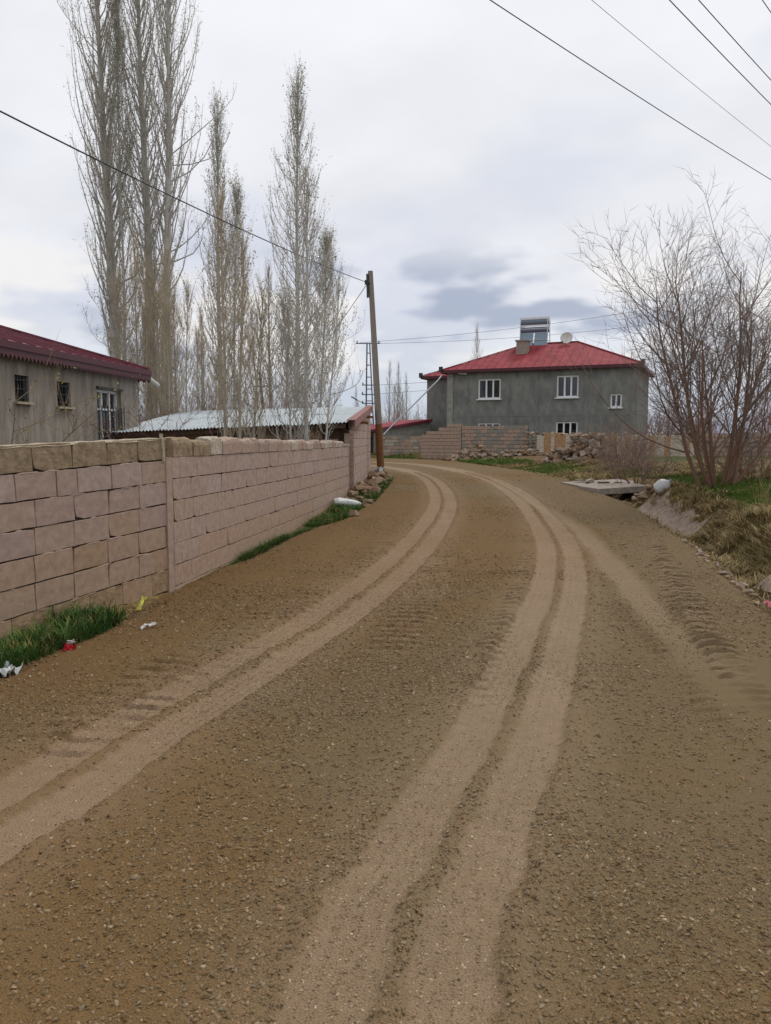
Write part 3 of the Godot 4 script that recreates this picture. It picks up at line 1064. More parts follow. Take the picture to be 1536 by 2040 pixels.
func build_left_house():
	var root := thing("house", "low grey plastered house with maroon metal roof behind the left block wall", "house")
	var p0 := Vector3(-7.53, 0, -9.0)
	var p1 := Vector3(-6.37, 0, -20.0)
	var b := face_basis(p0, p1)
	var l := 11.06
	var s0 := 5.02                               # where z = -14
	var ops := [[s0 + 0.58, s0 + 1.05, 2.28, 2.78], [s0 + 2.08, s0 + 2.62, 2.25, 2.76], [s0 + 3.82, s0 + 5.05, 1.2, 2.72]]
	wall_panel(root, "wall", p0, p1, -0.2, 3.24, 0.25, ops, M["plaster_left"])
	var w := 8.0
	var q0 := p0 - b.z * w
	var q1 := p1 - b.z * w
	wall_panel(root, "wall", p1 - b.z * 0.003, q1 - b.x * 0.003, -0.2, 3.238, 0.25, [], M["plaster_left"])
	wall_panel(root, "wall", q1, q0, -0.2, 3.236, 0.25, [], M["plaster_left"])
	wall_panel(root, "wall", q0 + b.x * 0.003, p0 - b.z * 0.003, -0.2, 3.234, 0.25, [], M["plaster_left"])
	# small windows: grid of dark bars, pale sill
	for i in 2:
		var o: Array = ops[i]
		var f = window_in(root, p0, p1, o, 0.12, 0.04, [0.5], [], M["steel_dark"])
		var mb := MB.new()
		for k in 5:
			var s: float = lerpf(o[0], o[1], (k + 0.5) / 5.0)
			mb.box(Vector3(p0.x, (o[2] + o[3]) * 0.5, p0.z) + b.x * s - b.z * 0.03, Vector3(0.012, o[3] - o[2] - 0.01, 0.012), b)
		for k in 3:
			mb.box(Vector3(p0.x, lerpf(o[2], o[3], (k + 0.5) / 3.0), p0.z) + b.x * (o[0] + o[1]) * 0.5 - b.z * 0.03, Vector3(o[1] - o[0] - 0.01, 0.014, 0.01), b)
		put("grille", mb.mesh(), M["steel_dark"], f)
		mb = MB.new()
		mb.box(Vector3(p0.x, o[2] - 0.025, p0.z) + b.x * (o[0] + o[1]) * 0.5 + b.z * 0.0, Vector3(o[1] - o[0] + 0.1, 0.045, 0.16), b)
		put("sill", mb.mesh(), M["cap"], f)
	# tall window with an iron guard bulging at its foot
	var o3: Array = ops[2]
	var f3 = window_in(root, p0, p1, o3, 0.14, 0.06, [0.36, 0.68], [0.7], M["frame_white"])
	var gm := MB.new()
	var P := func(s: float, y: float, z: float) -> Vector3: return Vector3(p0.x, y, p0.z) + b.x * s + b.z * z
	for k in 10:
		var s: float = lerpf(o3[0] - 0.03, o3[1] + 0.03, k / 9.0)
		var pts := PackedVector3Array([P.call(s, o3[2] - 0.12, 0.16), P.call(s, o3[2] + 0.28, 0.17), P.call(s, o3[2] + 0.5, 0.06), P.call(s, o3[3] - 0.42, 0.05)])
		gm.tube(pts, 0.011, 0.011, 5)
		gm.tube(PackedVector3Array([P.call(s, o3[3] - 0.42, 0.05), P.call(s, o3[3] - 0.34, 0.05)]), 0.016, 0.0, 5)
	for y in [[o3[2] - 0.1, 0.165], [o3[2] + 0.3, 0.165], [o3[3] - 0.5, 0.055]]:
		gm.bar(P.call(o3[0] - 0.05, y[0], y[1]), P.call(o3[1] + 0.05, y[0], y[1]), 0.02, 0.025)
	put("window_guard", gm.mesh(), M["steel_dark"], f3)
	var lm := MB.new()
	lm.box(P.call((o3[0] + o3[1]) * 0.5, o3[3] + 0.03, 0.01), Vector3(o3[1] - o3[0] + 0.06, 0.05, 0.08), b)
	put("lintel", lm.mesh(), M["steel_dark"], f3)
	# roof
	var ov := 0.2
	var ey := 3.34
	var c := [p0 + b.z * ov - b.x * 0.3, p1 + b.z * ov + b.x * 0.38, q1 - b.z * ov + b.x * 0.38, q0 - b.z * ov - b.x * 0.3]
	for i in 4:
		c[i].y = ey
	hip_roof(root, c, 1.32, M["roof_maroon"], M["trim_dark"], 0.45, 0.13)
	# cut-out metal valance under the eave
	var vm := MB.new()
	for e in [[c[0], c[1]], [c[1], c[2]]]:
		var ll: float = (e[1] - e[0]).length()
		var dd: Vector3 = (e[1] - e[0]).normalized()
		var nn: Vector3 = dd.cross(Vector3.UP)
		var k := int(ll / 0.13)
		for i in k:
			var a: Vector3 = e[0] + dd * (ll * i / k) + Vector3.DOWN * 0.13
			var bb: Vector3 = e[0] + dd * (ll * (i + 1) / k) + Vector3.DOWN * 0.13
			var mid := (a + bb) * 0.5
			for q in [0.0, -0.012]:
				var off: Vector3 = nn * q
				var ring := [a + off, a + off + Vector3.DOWN * 0.1, mid + off + Vector3.DOWN * 0.19, bb + off + Vector3.DOWN * 0.1, bb + off]
				if q != 0.0:
					ring.reverse()
				vm.poly(ring)
	put("valance", vm.mesh(), M["trim_dark"], root)
	var sp := MB.new()
	var cp: Vector3 = p1 + b.z * 0.12 + b.x * 0.25 + Vector3.UP * 3.17
	sp.tube(PackedVector3Array([cp, cp + b.x * 0.25 + Vector3.DOWN * 0.05 + b.z * 0.03, cp + b.x * 0.62 + Vector3.DOWN * 0.17 + b.z * 0.07]), 0.05, 0.05, 8)
	put("gutter_spout", sp.mesh(), M["white_plastic"], root)

func build_shed():
	var g := RandomNumberGenerator.new()
	g.seed = 21
	var root := thing("shed", "low block shed with a pale corrugated metal roof beside the wooden pole", "shed")
	var c0 := Vector3(-0.84, 0, -18.25)           # near corner on the road
	var c1 := Vector3(-0.52, 0, -26.7)            # far corner on the road
	var left_f := Vector3(-6.6, 0, -18.9)
	var left_b := Vector3(-6.6, 0, -26.9)
	var y_at := func(s: float) -> float: return lerpf(1.86, 2.58, s / 8.45)
	var path := PackedVector3Array([c0, c1])
	lay_blocks(root, path, 0.0, 0.0, 0.225, 0.445, 0.003, 0.008, func(k, s, gg): return M[["block_a", "block_b", "block_c", "block_a"][gg.randi() % 4]], g, func(s): return y_at.call(s) + 0.05)
	var mb := MB.new()
	var b := face_basis(c0, c1)
	mb.box8([c0 - b.z * 0.02 + Vector3.DOWN * 0.2, c1 - b.z * 0.02 + Vector3.DOWN * 0.2, c1 - b.z * 0.2 + Vector3.DOWN * 0.2, c0 - b.z * 0.2 + Vector3.DOWN * 0.2, c0 - b.z * 0.02 + Vector3.UP * 1.8, c1 - b.z * 0.02 + Vector3.UP * 2.5, c1 - b.z * 0.2 + Vector3.UP * 2.5, c0 - b.z * 0.2 + Vector3.UP * 1.8])
	put("core", mb.mesh(), M["mortar"], root)
	mb = MB.new()
	mb.box(c0 + Vector3(-0.02, 0.75, 0.0), Vector3(0.22, 1.9, 0.2), Basis(Vector3.UP, 0.04))
	put("pillar", mb.mesh(), M["pillar"], root)
	# front wall of mixed blocks facing the garden
	var fp0 := left_f
	var fp1 := c0 - b.z * 0.22
	lay_blocks(root, PackedVector3Array([fp0, fp1]), 0.0, 0.0, 0.225, 0.445, 0.006, 0.008, func(k, s, gg): return M[["block_e", "plank_dark", "block_d", "block_c", "plank_dark"][gg.randi() % 5]], g, func(s): return 1.72)
	wall_panel(root, "wall", fp0 - Vector3(0, 0, 0.05), fp1 - Vector3(0, 0, 0.05), -0.2, 1.6, 0.15, [], M["mortar"])
	wall_panel(root, "wall", left_b, left_f, -0.2, 1.65, 0.2, [], M["block_d"])
	wall_panel(root, "wall", c1 - b.z * 0.02, left_b, -0.2, 2.4, 0.2, [], M["block_d"])
	# corrugated sheets, two rows of ten
	var fl := Vector3(-6.75, 1.72, -18.55)
	var fr := Vector3(-0.78, 1.95, -17.95)
	var bl := Vector3(-6.95, 2.5, -27.0)
	var br := Vector3(-0.5, 2.66, -26.95)
	var n_s := 8
	for row in 2:
		for i in n_s:
			var u0 := float(i) / n_s - 0.008
			var u1 := float(i + 1) / n_s + 0.008
			var v0 := 0.0 if row == 0 else 0.49
			var v1 := 0.51 if row == 0 else 1.0
			var sm := MB.new()
			var wv := 10
			var per := 6
			var lift := 0.012 * row + 0.006 * (i % 2) + g.randf_range(0.0, 0.006)
			var top := []
			for k in wv * per + 1:
				var u := lerpf(u0, u1, float(k) / (wv * per))
				var hgt := 0.017 * sin(TAU * k / per) + lift
				var pf := fl.lerp(fr, u)
				var pb := bl.lerp(br, u)
				top.append([pf.lerp(pb, v0) + Vector3.UP * hgt, pf.lerp(pb, v1) + Vector3.UP * hgt])
			for k in wv * per:
				sm.quad(top[k][0], top[k + 1][0], top[k + 1][1], top[k][1])
			put("roof_sheet", sm.mesh(), M["zinc"], root)
	mb = MB.new()
	mb.bar(fr + Vector3(0.06, -0.03, -0.05), br + Vector3(0.06, -0.03, 0.0), 0.04, 0.17)
	mb.bar(fr + Vector3(-0.02, 0.055, 0.0), br + Vector3(-0.02, 0.055, 0.0), 0.2, 0.02)
	put("verge_board", mb.mesh(), M["rust_edge"], root)
	mb = MB.new()
	mb.bar(fl + Vector3(0.2, -0.08, -0.1), fr + Vector3(-0.15, -0.08, -0.1), 0.08, 0.1)
	put("eave_beam", mb.mesh(), M["plank_dark"], root)
	for q in [0.3, 0.62]:
		var rp := fr.lerp(br, q) + Vector3(0, -0.14, 0)
		mb = MB.new()
		mb.bar(rp + Vector3(-0.3, 0, 0), rp + Vector3(0.24, -0.03, 0.05), 0.07, 0.07)
		put("rafter_end", mb.mesh(), M["wood_brown"], root)

func build_right_house():
	var root := thing("house", "two-storey grey plastered house with red hipped roof and white windows", "house")
	var p0 := Vector3(4.14, 0, -52.0)
	var p1 := Vector3(15.26, 0, -47.23)
	var b := face_basis(p0, p1)
	var l := 12.1
	var dep := 8.6
	var ops := [[2.11, 3.64, 4.12, 5.44], [7.25, 8.62, 4.12, 5.5], [2.11, 3.64, 1.2, 2.58], [7.25, 8.62, 1.2, 2.62], [10.55, 11.25, 3.45, 4.3]]
	wall_panel(root, "wall", p0, p1, -0.2, 5.98, 0.25, ops, M["plaster_right"])
	var q0 := p0 - b.z * dep
	var q1 := p1 - b.z * dep
	wall_panel(root, "wall", p1 - b.z * 0.003, q1, -0.2, 5.978, 0.25, [], M["plaster_right"])
	wall_panel(root, "wall", q1, q0, -0.2, 5.976, 0.25, [], M["plaster_right"])
	wall_panel(root, "wall", q0, p0 - b.z * 0.003, -0.2, 5.974, 0.25, [], M["plaster_right"])
	for o in ops:
		var f = window_in(root, p0, p1, o, 0.12, 0.1, [0.36, 0.66] if o[1] - o[0] > 1.0 else [0.5], [], M["frame_white"])
		var sm := MB.new()
		sm.box(Vector3(p0.x, o[2] - 0.035, p0.z) + b.x * (o[0] + o[1]) * 0.5 + b.z * 0.03, Vector3(o[1] - o[0] + 0.16, 0.06, 0.2), b)
		put("sill", sm.mesh(), M["frame_white"], f)
	# rendered columns and the slab edge, slightly proud
	var tm: MB
	for q in [[0.0, 0.42], [3.95, 4.2], [5.9, 6.15], [9.0, 9.25], [11.75, 12.1]]:
		tm = MB.new()
		tm.box(Vector3(p0.x, 2.9, p0.z) + b.x * (q[0] + q[1]) * 0.5 + b.z * 0.006, Vector3(q[1] - q[0], 6.1, 0.03), b)
		put("column", tm.mesh(), M["plaster_right"], root)
	tm = MB.new()
	tm.box(Vector3(p0.x, 2.95, p0.z) + b.x * 0.2 + b.z * 0.03, Vector3(0.42, 6.0, 0.03), b)
	put("corner_column", tm.mesh(), M["plaster_trim"], root)
	tm = MB.new()
	tm.box(Vector3(p0.x, 3.12, p0.z) + b.x * l * 0.5 + b.z * 0.004, Vector3(l - 0.02, 0.28, 0.02), b)
	put("slab_edge", tm.mesh(), M["plaster_right"], root)
	# wing standing back on the left
	var w0 := Vector3(3.02, 0, -56.6)
	var w1 := w0 + b.x * 3.4
	wall_panel(root, "wing_wall", w0, w1, -0.2, 5.9, 0.25, [], M["plaster_right"])
	var v0 := w0 - b.z * 5.0
	wall_panel(root, "wing_wall", v0, w0 - b.z * 0.003, -0.2, 5.898, 0.25, [], M["plaster_right"])
	# roofs
	var ov := 0.35
	var ey := 6.06
	var c := [p0 + b.z * ov - b.x * ov, p1 + b.z * ov + b.x * ov, q1 - b.z * ov + b.x * ov, q0 - b.z * ov - b.x * ov]
	for i in 4:
		c[i].y = ey
	var roof = hip_roof(root, c, 2.0, M["roof_red"], M["trim_dark"], 0.5, 0.2)
	var wc := [w0 + b.z * ov - b.x * ov, w0 + b.z * ov + b.x * 7.5, v0 - b.z * ov + b.x * 7.5, v0 - b.z * ov - b.x * ov]
	for i in 4:
		wc[i].y = ey - 0.03
	hip_roof(root, wc, 1.15, M["roof_red"], M["trim_dark"], 0.5, 0.2)
	# fanned ornament at the eave corners
	for q in [c[0], c[1], wc[0]]:
		var om := MB.new()
		om.box(q + Vector3.UP * 0.06, Vector3(0.22, 0.34, 0.22), Basis(Vector3.UP, 0.78 + 0.4))
		put("corner_finial", om.mesh(), M["steel_dark"], root)
	# chimney
	var rx := Vector3(10.0, 0, -53.1)
	var cm := MB.new()
	cm.box(Vector3(9.25, 7.55, -52.6), Vector3(0.75, 0.95, 0.7), b)
	var ch := put("chimney", cm.mesh(), M["concrete"], roof)
	cm = MB.new()
	cm.box(Vector3(9.25, 8.07, -52.6), Vector3(0.9, 0.09, 0.85), b)
	put("chimney_cap", cm.mesh(), M["plaster_trim"], ch)
	# rain pipe to the annex
	var pm := MB.new()
	pm.tube(PackedVector3Array([Vector3(3.72, 5.72, -51.6), Vector3(3.5, 5.4, -51.3), Vector3(0.2, 2.15, -51.3), Vector3(-0.12, 1.8, -51.2)]), 0.045, 0.045, 8)
	put("rain_pipe", pm.mesh(), M["steel_pale"], root)
	var lp := MB.new()
	lp.bar(Vector3(p0.x, 5.83, p0.z) + b.x * 0.8 + b.z * 0.2, Vector3(p0.x, 5.78, p0.z) + b.x * 1.4 + b.z * 0.2, 0.05, 0.08)
	put("gutter_spout", lp.mesh(), M["white_plastic"], root)

	# solar water heater on the ridge
	var t := thing("solar_water_heater", "solar water heater with two grey tanks on the red roof ridge", "water heater")
	var o := Vector3(10.35, 7.95, -54.2)
	var bs := b
	var fm := MB.new()
	for sx in [-0.95, 0.95]:
		for sz in [-0.5, 0.5]:
			fm.cyl(o + bs.x * sx + bs.z * sz + Vector3.DOWN * 0.35, o + bs.x * sx * 0.98 + bs.z * sz * 0.7 + Vector3.UP * 1.75, 0.03, 0.03, 6)
	for y in [0.35, 1.1]:
		fm.bar(o + bs.x * -0.95 + bs.z * 0.45 + Vector3.UP * y, o + bs.x * 0.95 + bs.z * 0.45 + Vector3.UP * y, 0.04, 0.04)
		fm.bar(o + bs.x * -0.95 - bs.z * 0.45 + Vector3.UP * y, o + bs.x * 0.95 - bs.z * 0.45 + Vector3.UP * y, 0.04, 0.04)
	put("stand", fm.mesh(), M["steel_pale"], t)
	for q in [[0.95, "tank_grey"], [1.5, "tank_grey"]]:
		var tk := MB.new()
		tk.cyl(o + bs.x * -1.0 + Vector3.UP * (q[0] + 0.12), o + bs.x * 1.0 + Vector3.UP * (q[0] + 0.12), 0.2, 0.2, 14)
		var tank := put("tank", tk.mesh(), M[q[1]], t)
		var bd := MB.new()
		for s in [-0.99, 0.99]:
			bd.cyl(o + bs.x * (s - 0.03) + Vector3.UP * (q[0] + 0.12), o + bs.x * (s + 0.03) + Vector3.UP * (q[0] + 0.12), 0.21, 0.21, 14)
		put("band", bd.mesh(), M["steel_pale"], tank)
	for y in [1.34, 1.86]:
		var hd := MB.new()
		hd.box(o + Vector3.UP * y + bs.z * 0.18, Vector3(2.05, 0.1, 0.08), bs)
		put("rail", hd.mesh(), M["frame_white"], t)
	for i in 2:
		var cl := MB.new()
		var cx := -0.5 + i * 1.0
		cl.quad(o + bs.x * (cx - 0.46) + bs.z * 0.62 + Vector3.DOWN * 0.28, o + bs.x * (cx + 0.46) + bs.z * 0.62 + Vector3.DOWN * 0.28, o + bs.x * (cx + 0.46) + bs.z * 0.25 + Vector3.UP * 0.88, o + bs.x * (cx - 0.46) + bs.z * 0.25 + Vector3.UP * 0.88)
		cl.quad(o + bs.x * (cx + 0.46) + bs.z * 0.58 + Vector3.DOWN * 0.28, o + bs.x * (cx - 0.46) + bs.z * 0.58 + Vector3.DOWN * 0.28, o + bs.x * (cx - 0.46) + bs.z * 0.21 + Vector3.UP * 0.88, o + bs.x * (cx + 0.46) + bs.z * 0.21 + Vector3.UP * 0.88)
		put("collector", cl.mesh(), M["collector"], t)
	# satellite dish
	t = thing("satellite_dish", "pale satellite dish on a short arm on the red roof", "satellite dish")
	var so := Vector3(12.25, 7.85, -52.9)
	var am := MB.new()
	am.cyl(so + Vector3.DOWN * 0.35, so + Vector3.UP * 0.3, 0.025, 0.025, 6)
	am.bar(so + Vector3.UP * 0.05, so + Vector3(-0.42, 0.12, 0.45), 0.03, 0.03)
	put("mast", am.mesh(), M["steel_dark"], t)
	var dm := MB.new()
	var ax := Vector3(-0.35, 0.35, 0.85).normalized()
	var e1 := ax.cross(Vector3.UP).normalized()
	var e2 := e1.cross(ax)
	var dc := so + Vector3.UP * 0.42
	for i in 4:
		for j in 18:
			var pt := []
			for q in [[i, j], [i, j + 1], [i + 1, j + 1], [i + 1, j]]:
				var r: float = 0.42 * q[0] / 4.0
				var a: float = TAU * q[1] / 18.0
				pt.append(dc + (e1 * cos(a) + e2 * sin(a)) * r + ax * (r * r * 0.7))
			dm.quad(pt[0], pt[3], pt[2], pt[1])
	put("reflector", dm.mesh(), M["white_plastic"], t)
	var fd := MB.new()
	fd.cyl(so + Vector3(-0.46, 0.12, 0.42), so + Vector3(-0.38, 0.2, 0.48), 0.05, 0.04, 8)
	put("feed_horn", fd.mesh(), M["steel_dark"], t)

func build_annex():
	var root := thing("annex", "low grey lean-to with a slanting red roof edge beside the big house", "outbuilding")
	var p0 := Vector3(-1.45, 0, -52.6)
	var p1 := Vector3(3.2, 0, -55.2)
	var b := face_basis(p0, p1)
	var l := (p1 - p0).length()
	var mb := MB.new()
	# sloping top
	var P := func(s: float, y: float, z: float) -> Vector3: return Vector3(p0.x, y, p0.z) + b.x * s + b.z * z
	mb.box8([P.call(0.9, -0.2, 0), P.call(l, -0.2, 0), P.call(l, -0.2, -4), P.call(0.9, -0.2, -4), P.call(0.9, 2.05, 0), P.call(l, 2.78, 0), P.call(l, 2.78, -4), P.call(0.9, 2.05, -4)])
	put("wall", mb.mesh(), M["plaster_trim"], root)
	mb = MB.new()
	mb.box8([P.call(-0.3, 1.98, 0.25), P.call(l, 2.8, 0.25), P.call(l, 2.8, -4.2), P.call(-0.3, 1.98, -4.2), P.call(-0.3, 2.06, 0.25), P.call(l, 2.92, 0.25), P.call(l, 2.92, -4.2), P.call(-0.3, 2.06, -4.2)])
	put("roof", mb.mesh(), M["roof_red"], root)
	mb = MB.new()
	mb.bar(P.call(-0.32, 1.98, 0.27), P.call(l, 2.82, 0.27), 0.03, 0.16)
	put("fascia", mb.mesh(), M["roof_maroon"], root)
	for s in [0.0, 0.75]:
		mb = MB.new()
		mb.box(P.call(s, 0.9, 0.05), Vector3(0.12, 2.1, 0.12), b)
		put("post", mb.mesh(), M["wood_grey"], root)
	mb = MB.new()
	mb.box(P.call(0.4, 0.85, -0.1), Vector3(0.62, 1.75, 0.05), b)
	put("door", mb.mesh(), M["steel_dark"], root)

func far_wall(called: String, label: String, p0: Vector3, p1: Vector3, y0: float, top: Callable, tones: Array, sd: int, length := 0.42, course := 0.215):
	var g := RandomNumberGenerator.new()
	g.seed = sd
	var root := thing(called, label, "wall")
	var l := (p1 - p0).length()
	lay_blocks(root, PackedVector3Array([p0, p1]), y0, y0, course, length, 0.014, 0.018, func(k, s, gg): return M[tones[gg.randi() % tones.size()]], g, top)
	var b := face_basis(p0, p1)
	var mb := MB.new()
	var k := int(l / 0.5) + 1
	for i in k:
		var a := l * i / k
		var e := l * (i + 1) / k
		var hgt: float = minf(top.call(a + 0.1), top.call(e - 0.1)) - 0.16
		var pa := p0 + b.x * a - b.z * 0.035
		var pb := p0 + b.x * e - b.z * 0.035
		var pc := pb - b.z * 0.17
		var pd := pa - b.z * 0.17
		mb.box8([pa + Vector3.UP * (y0 - 0.4), pb + Vector3.UP * (y0 - 0.4), pc + Vector3.UP * (y0 - 0.4), pd + Vector3.UP * (y0 - 0.4), pa + Vector3.UP * hgt, pb + Vector3.UP * hgt, pc + Vector3.UP * hgt, pd + Vector3.UP * hgt])
	put("core", mb.mesh(), M["mortar"], root)
	return root

func rubble(called: String, label: String, mid: Vector3, along: Vector3, across: Vector3, height: float, count: int, rmin: float, rmax: float, tints: Array, sd: int, category := "rubble"):
	var g := RandomNumberGenerator.new()
	g.seed = sd
	var root := thing(called, label, category, Vector3(mid.x, ground_y(mid.x, mid.z), mid.z))
	for i in count:
		var u := g.randf_range(-1, 1)
		var w := g.randf_range(-1, 1)
		var k := maxf(0.0, 1.0 - pow(absf(u), 2.5)) * (1.0 - absf(w))
		var r := rmin * pow(rmax / rmin, g.randf())
		var p := mid + along * u + across * w
		var gy := ground_y(p.x, p.z)
		var y := gy + g.randf() * height * k + r * 0.15
		var o := MeshInstance3D.new()
		o.mesh = rocks[g.randi() % rocks.size()]
		var mt: StandardMaterial3D = M["rock_%d" % (tints[g.randi() % tints.size()])]
		o.material_override = mt
		o.basis = Basis.from_euler(Vector3(g.randf_range(-0.35, 0.35), g.randf() * TAU, g.randf_range(-0.35, 0.35))) * Basis.from_scale(Vector3(r * g.randf_range(1.0, 1.5), r * g.randf_range(0.6, 1.0), r))
		o.position = Vector3(p.x, y, p.z) - root.position
		o.name = "stone"
		root.add_child(o, true)
	return root

func build_far_walls():
	var ya := 0.3
	# A: low wall left of the bend (broken top), B: warm wall, C: grey wall facing the road
	far_wall("block_wall", "low pale block wall with a broken top behind the wooden pole", Vector3(-0.25, 0, -50.6), Vector3(2.35, 0, -50.9), 0.2, func(s): return 1.74 if s < 1.6 else (1.42 if s < 1.95 else 1.62), ["block_pale", "block_grey", "block_warm"], 61)
	far_wall("block_wall", "warm beige block wall stepping up at the far road bend", Vector3(2.2, 0, -47.6), Vector3(4.5, 0, -45.9), 0.28, func(s): return 1.75 if s < 0.3 else (1.98 if s < 1.1 else (2.2 if s < 1.9 else 2.4)), ["block_warm", "block_c", "block_warm"], 62)
	far_wall("block_wall", "grey concrete block wall with holes below the two-storey house", Vector3(4.52, 0, -45.85), Vector3(8.0, 0, -43.6), 0.36, func(s): return 2.42 if s < 1.0 else 2.24, ["block_grey", "block_grey", "block_c", "block_warm"], 63)
	# painted plaster wall: each bay its own panel of wash
	var root := thing("painted_wall", "old wall with ochre and white painted bays behind the bare tree", "wall")
	var g := RandomNumberGenerator.new()
	g.seed = 64
	var a := Vector3(8.35, 0, -42.6)
	var e := Vector3(15.3, 0, -38.4)
	var b := face_basis(a, e)
	var l := (e - a).length()
	var s := 0.0
	var k := 0
	while s < l - 0.1:
		var w := g.randf_range(0.15, 0.42) if k % 2 == 0 else g.randf_range(0.25, 0.9)
		w = minf(w, l - s)
		var mb := MB.new()
		var h := 1.72 + g.randf_range(-0.08, 0.12)
		var pr := 0.012 if k % 2 == 0 else 0.0
		var q := [a + b.x * s + b.z * pr, a + b.x * (s + w) + b.z * pr, a + b.x * (s + w) - b.z * 0.3, a + b.x * s - b.z * 0.3]
		var sk := g.randf_range(-0.05, 0.05)
		mb.box8([q[0] + Vector3.UP * 0.1, q[1] + Vector3.UP * 0.1, q[2] + Vector3.UP * 0.1, q[3] + Vector3.UP * 0.1, q[0] + Vector3.UP * (h + sk), q[1] + Vector3.UP * (h - sk), q[2] + Vector3.UP * h, q[3] + Vector3.UP * h])
		var pale := (k % 2 == 0) != (s > 3.4)
		put("white_bay" if pale else "ochre_bay", mb.mesh(), M["white_wash"] if pale else M["ochre_wash"], root)
		s += w; k += 1
	# loose stones lying on its top
	for i in 46:
		var o := MeshInstance3D.new()
		var r := g.randf_range(0.06, 0.15)
		o.mesh = rocks[g.randi() % rocks.size()]
		o.material_override = M["rock_%d" % (g.randi() % 4)]
		var p := a + b.x * g.randf_range(0.1, l - 0.1) - b.z * g.randf_range(0.02, 0.28)
		o.basis = rand_turn(g) * Basis.from_scale(Vector3(r * 1.3, r * 0.7, r))
		o.position = Vector3(p.x, 1.78 + g.randf_range(0.0, 0.06), p.z)
		o.name = "coping_stone"
		root.add_child(o, true)
	# end of a ruined stone wall
	root = thing("stone_wall", "ruined dry stone wall end between grey wall and painted wall", "wall")
	var sp := Vector3(8.02, 0, -43.45)
	for row in 9:
		for i in 3:
			var r := g.randf_range(0.11, 0.16)
			var o := MeshInstance3D.new()
			o.mesh = rocks[g.randi() % rocks.size()]
			o.material_override = M["rock_%d" % (g.randi() % 4)]
			o.basis = Basis.from_euler(Vector3(g.randf_range(-0.15, 0.15), g.randf() * TAU, g.randf_range(-0.15, 0.15))) * Basis.from_scale(Vector3(r * 1.25, r * 0.95, r * 1.2))
			o.position = sp + Vector3(i * 0.2 + g.randf_range(-0.05, 0.05), 0.38 + row * 0.185, i * 0.25 + g.randf_range(-0.05, 0.05))
			o.name = "stone"
			root.add_child(o, true)
	far_wall("block_wall", "plain grey block wall beyond the green grass at the right edge", Vector3(15.4, 0, -40.5), Vector3(23.0, 0, -37.0), 0.4, func(s): return 1.95, ["block_c", "block_warm", "block_grey"], 65, 0.5, 0.24)
	# heaps of fallen stone along the bank
	rubble("rubble_heap", "heap of broken stones at the foot of the grey block wall", Vector3(4.75, 0, -43.9), Vector3(1.25, 0, -0.3), Vector3(0.25, 0, 0.7), 0.9, 130, 0.08, 0.24, [0, 1, 2, 3], 71)
	rubble("rubble_heap", "low scatter of pale rubble on the bank below the painted wall", Vector3(6.9, 0, -40.3), Vector3(1.6, 0, 0.9), Vector3(0.4, 0, 0.6), 0.5, 150, 0.07, 0.2, [0, 1, 2, 3], 72)
	# collapsed field-stone wall
	rubble("stone_wall", "collapsed field stone wall overgrown with weeds in front of painted wall", Vector3(8.2, 0, -32.0), Vector3(1.5, 0, 0.6), Vector3(0.3, 0, 0.75), 1.3, 280, 0.1, 0.27, [0, 3, 2, 3], 73, "wall")

# ---------------------------------------------------------------- poles and wires
func wire(called: String, label: String, a: Vector3, e: Vector3, sag: float, r: float, group := ""):
	var pts := PackedVector3Array()
	var k := 28
	for i in k + 1:
		var t := float(i) / k
		pts.push_back(a.lerp(e, t) + Vector3.DOWN * sag * 4.0 * t * (1.0 - t))
	var mb := MB.new()
	mb.tube(pts, r, r, 6)
	tag(put(called, mb.mesh(), M["cable"]), label, "cable", group)

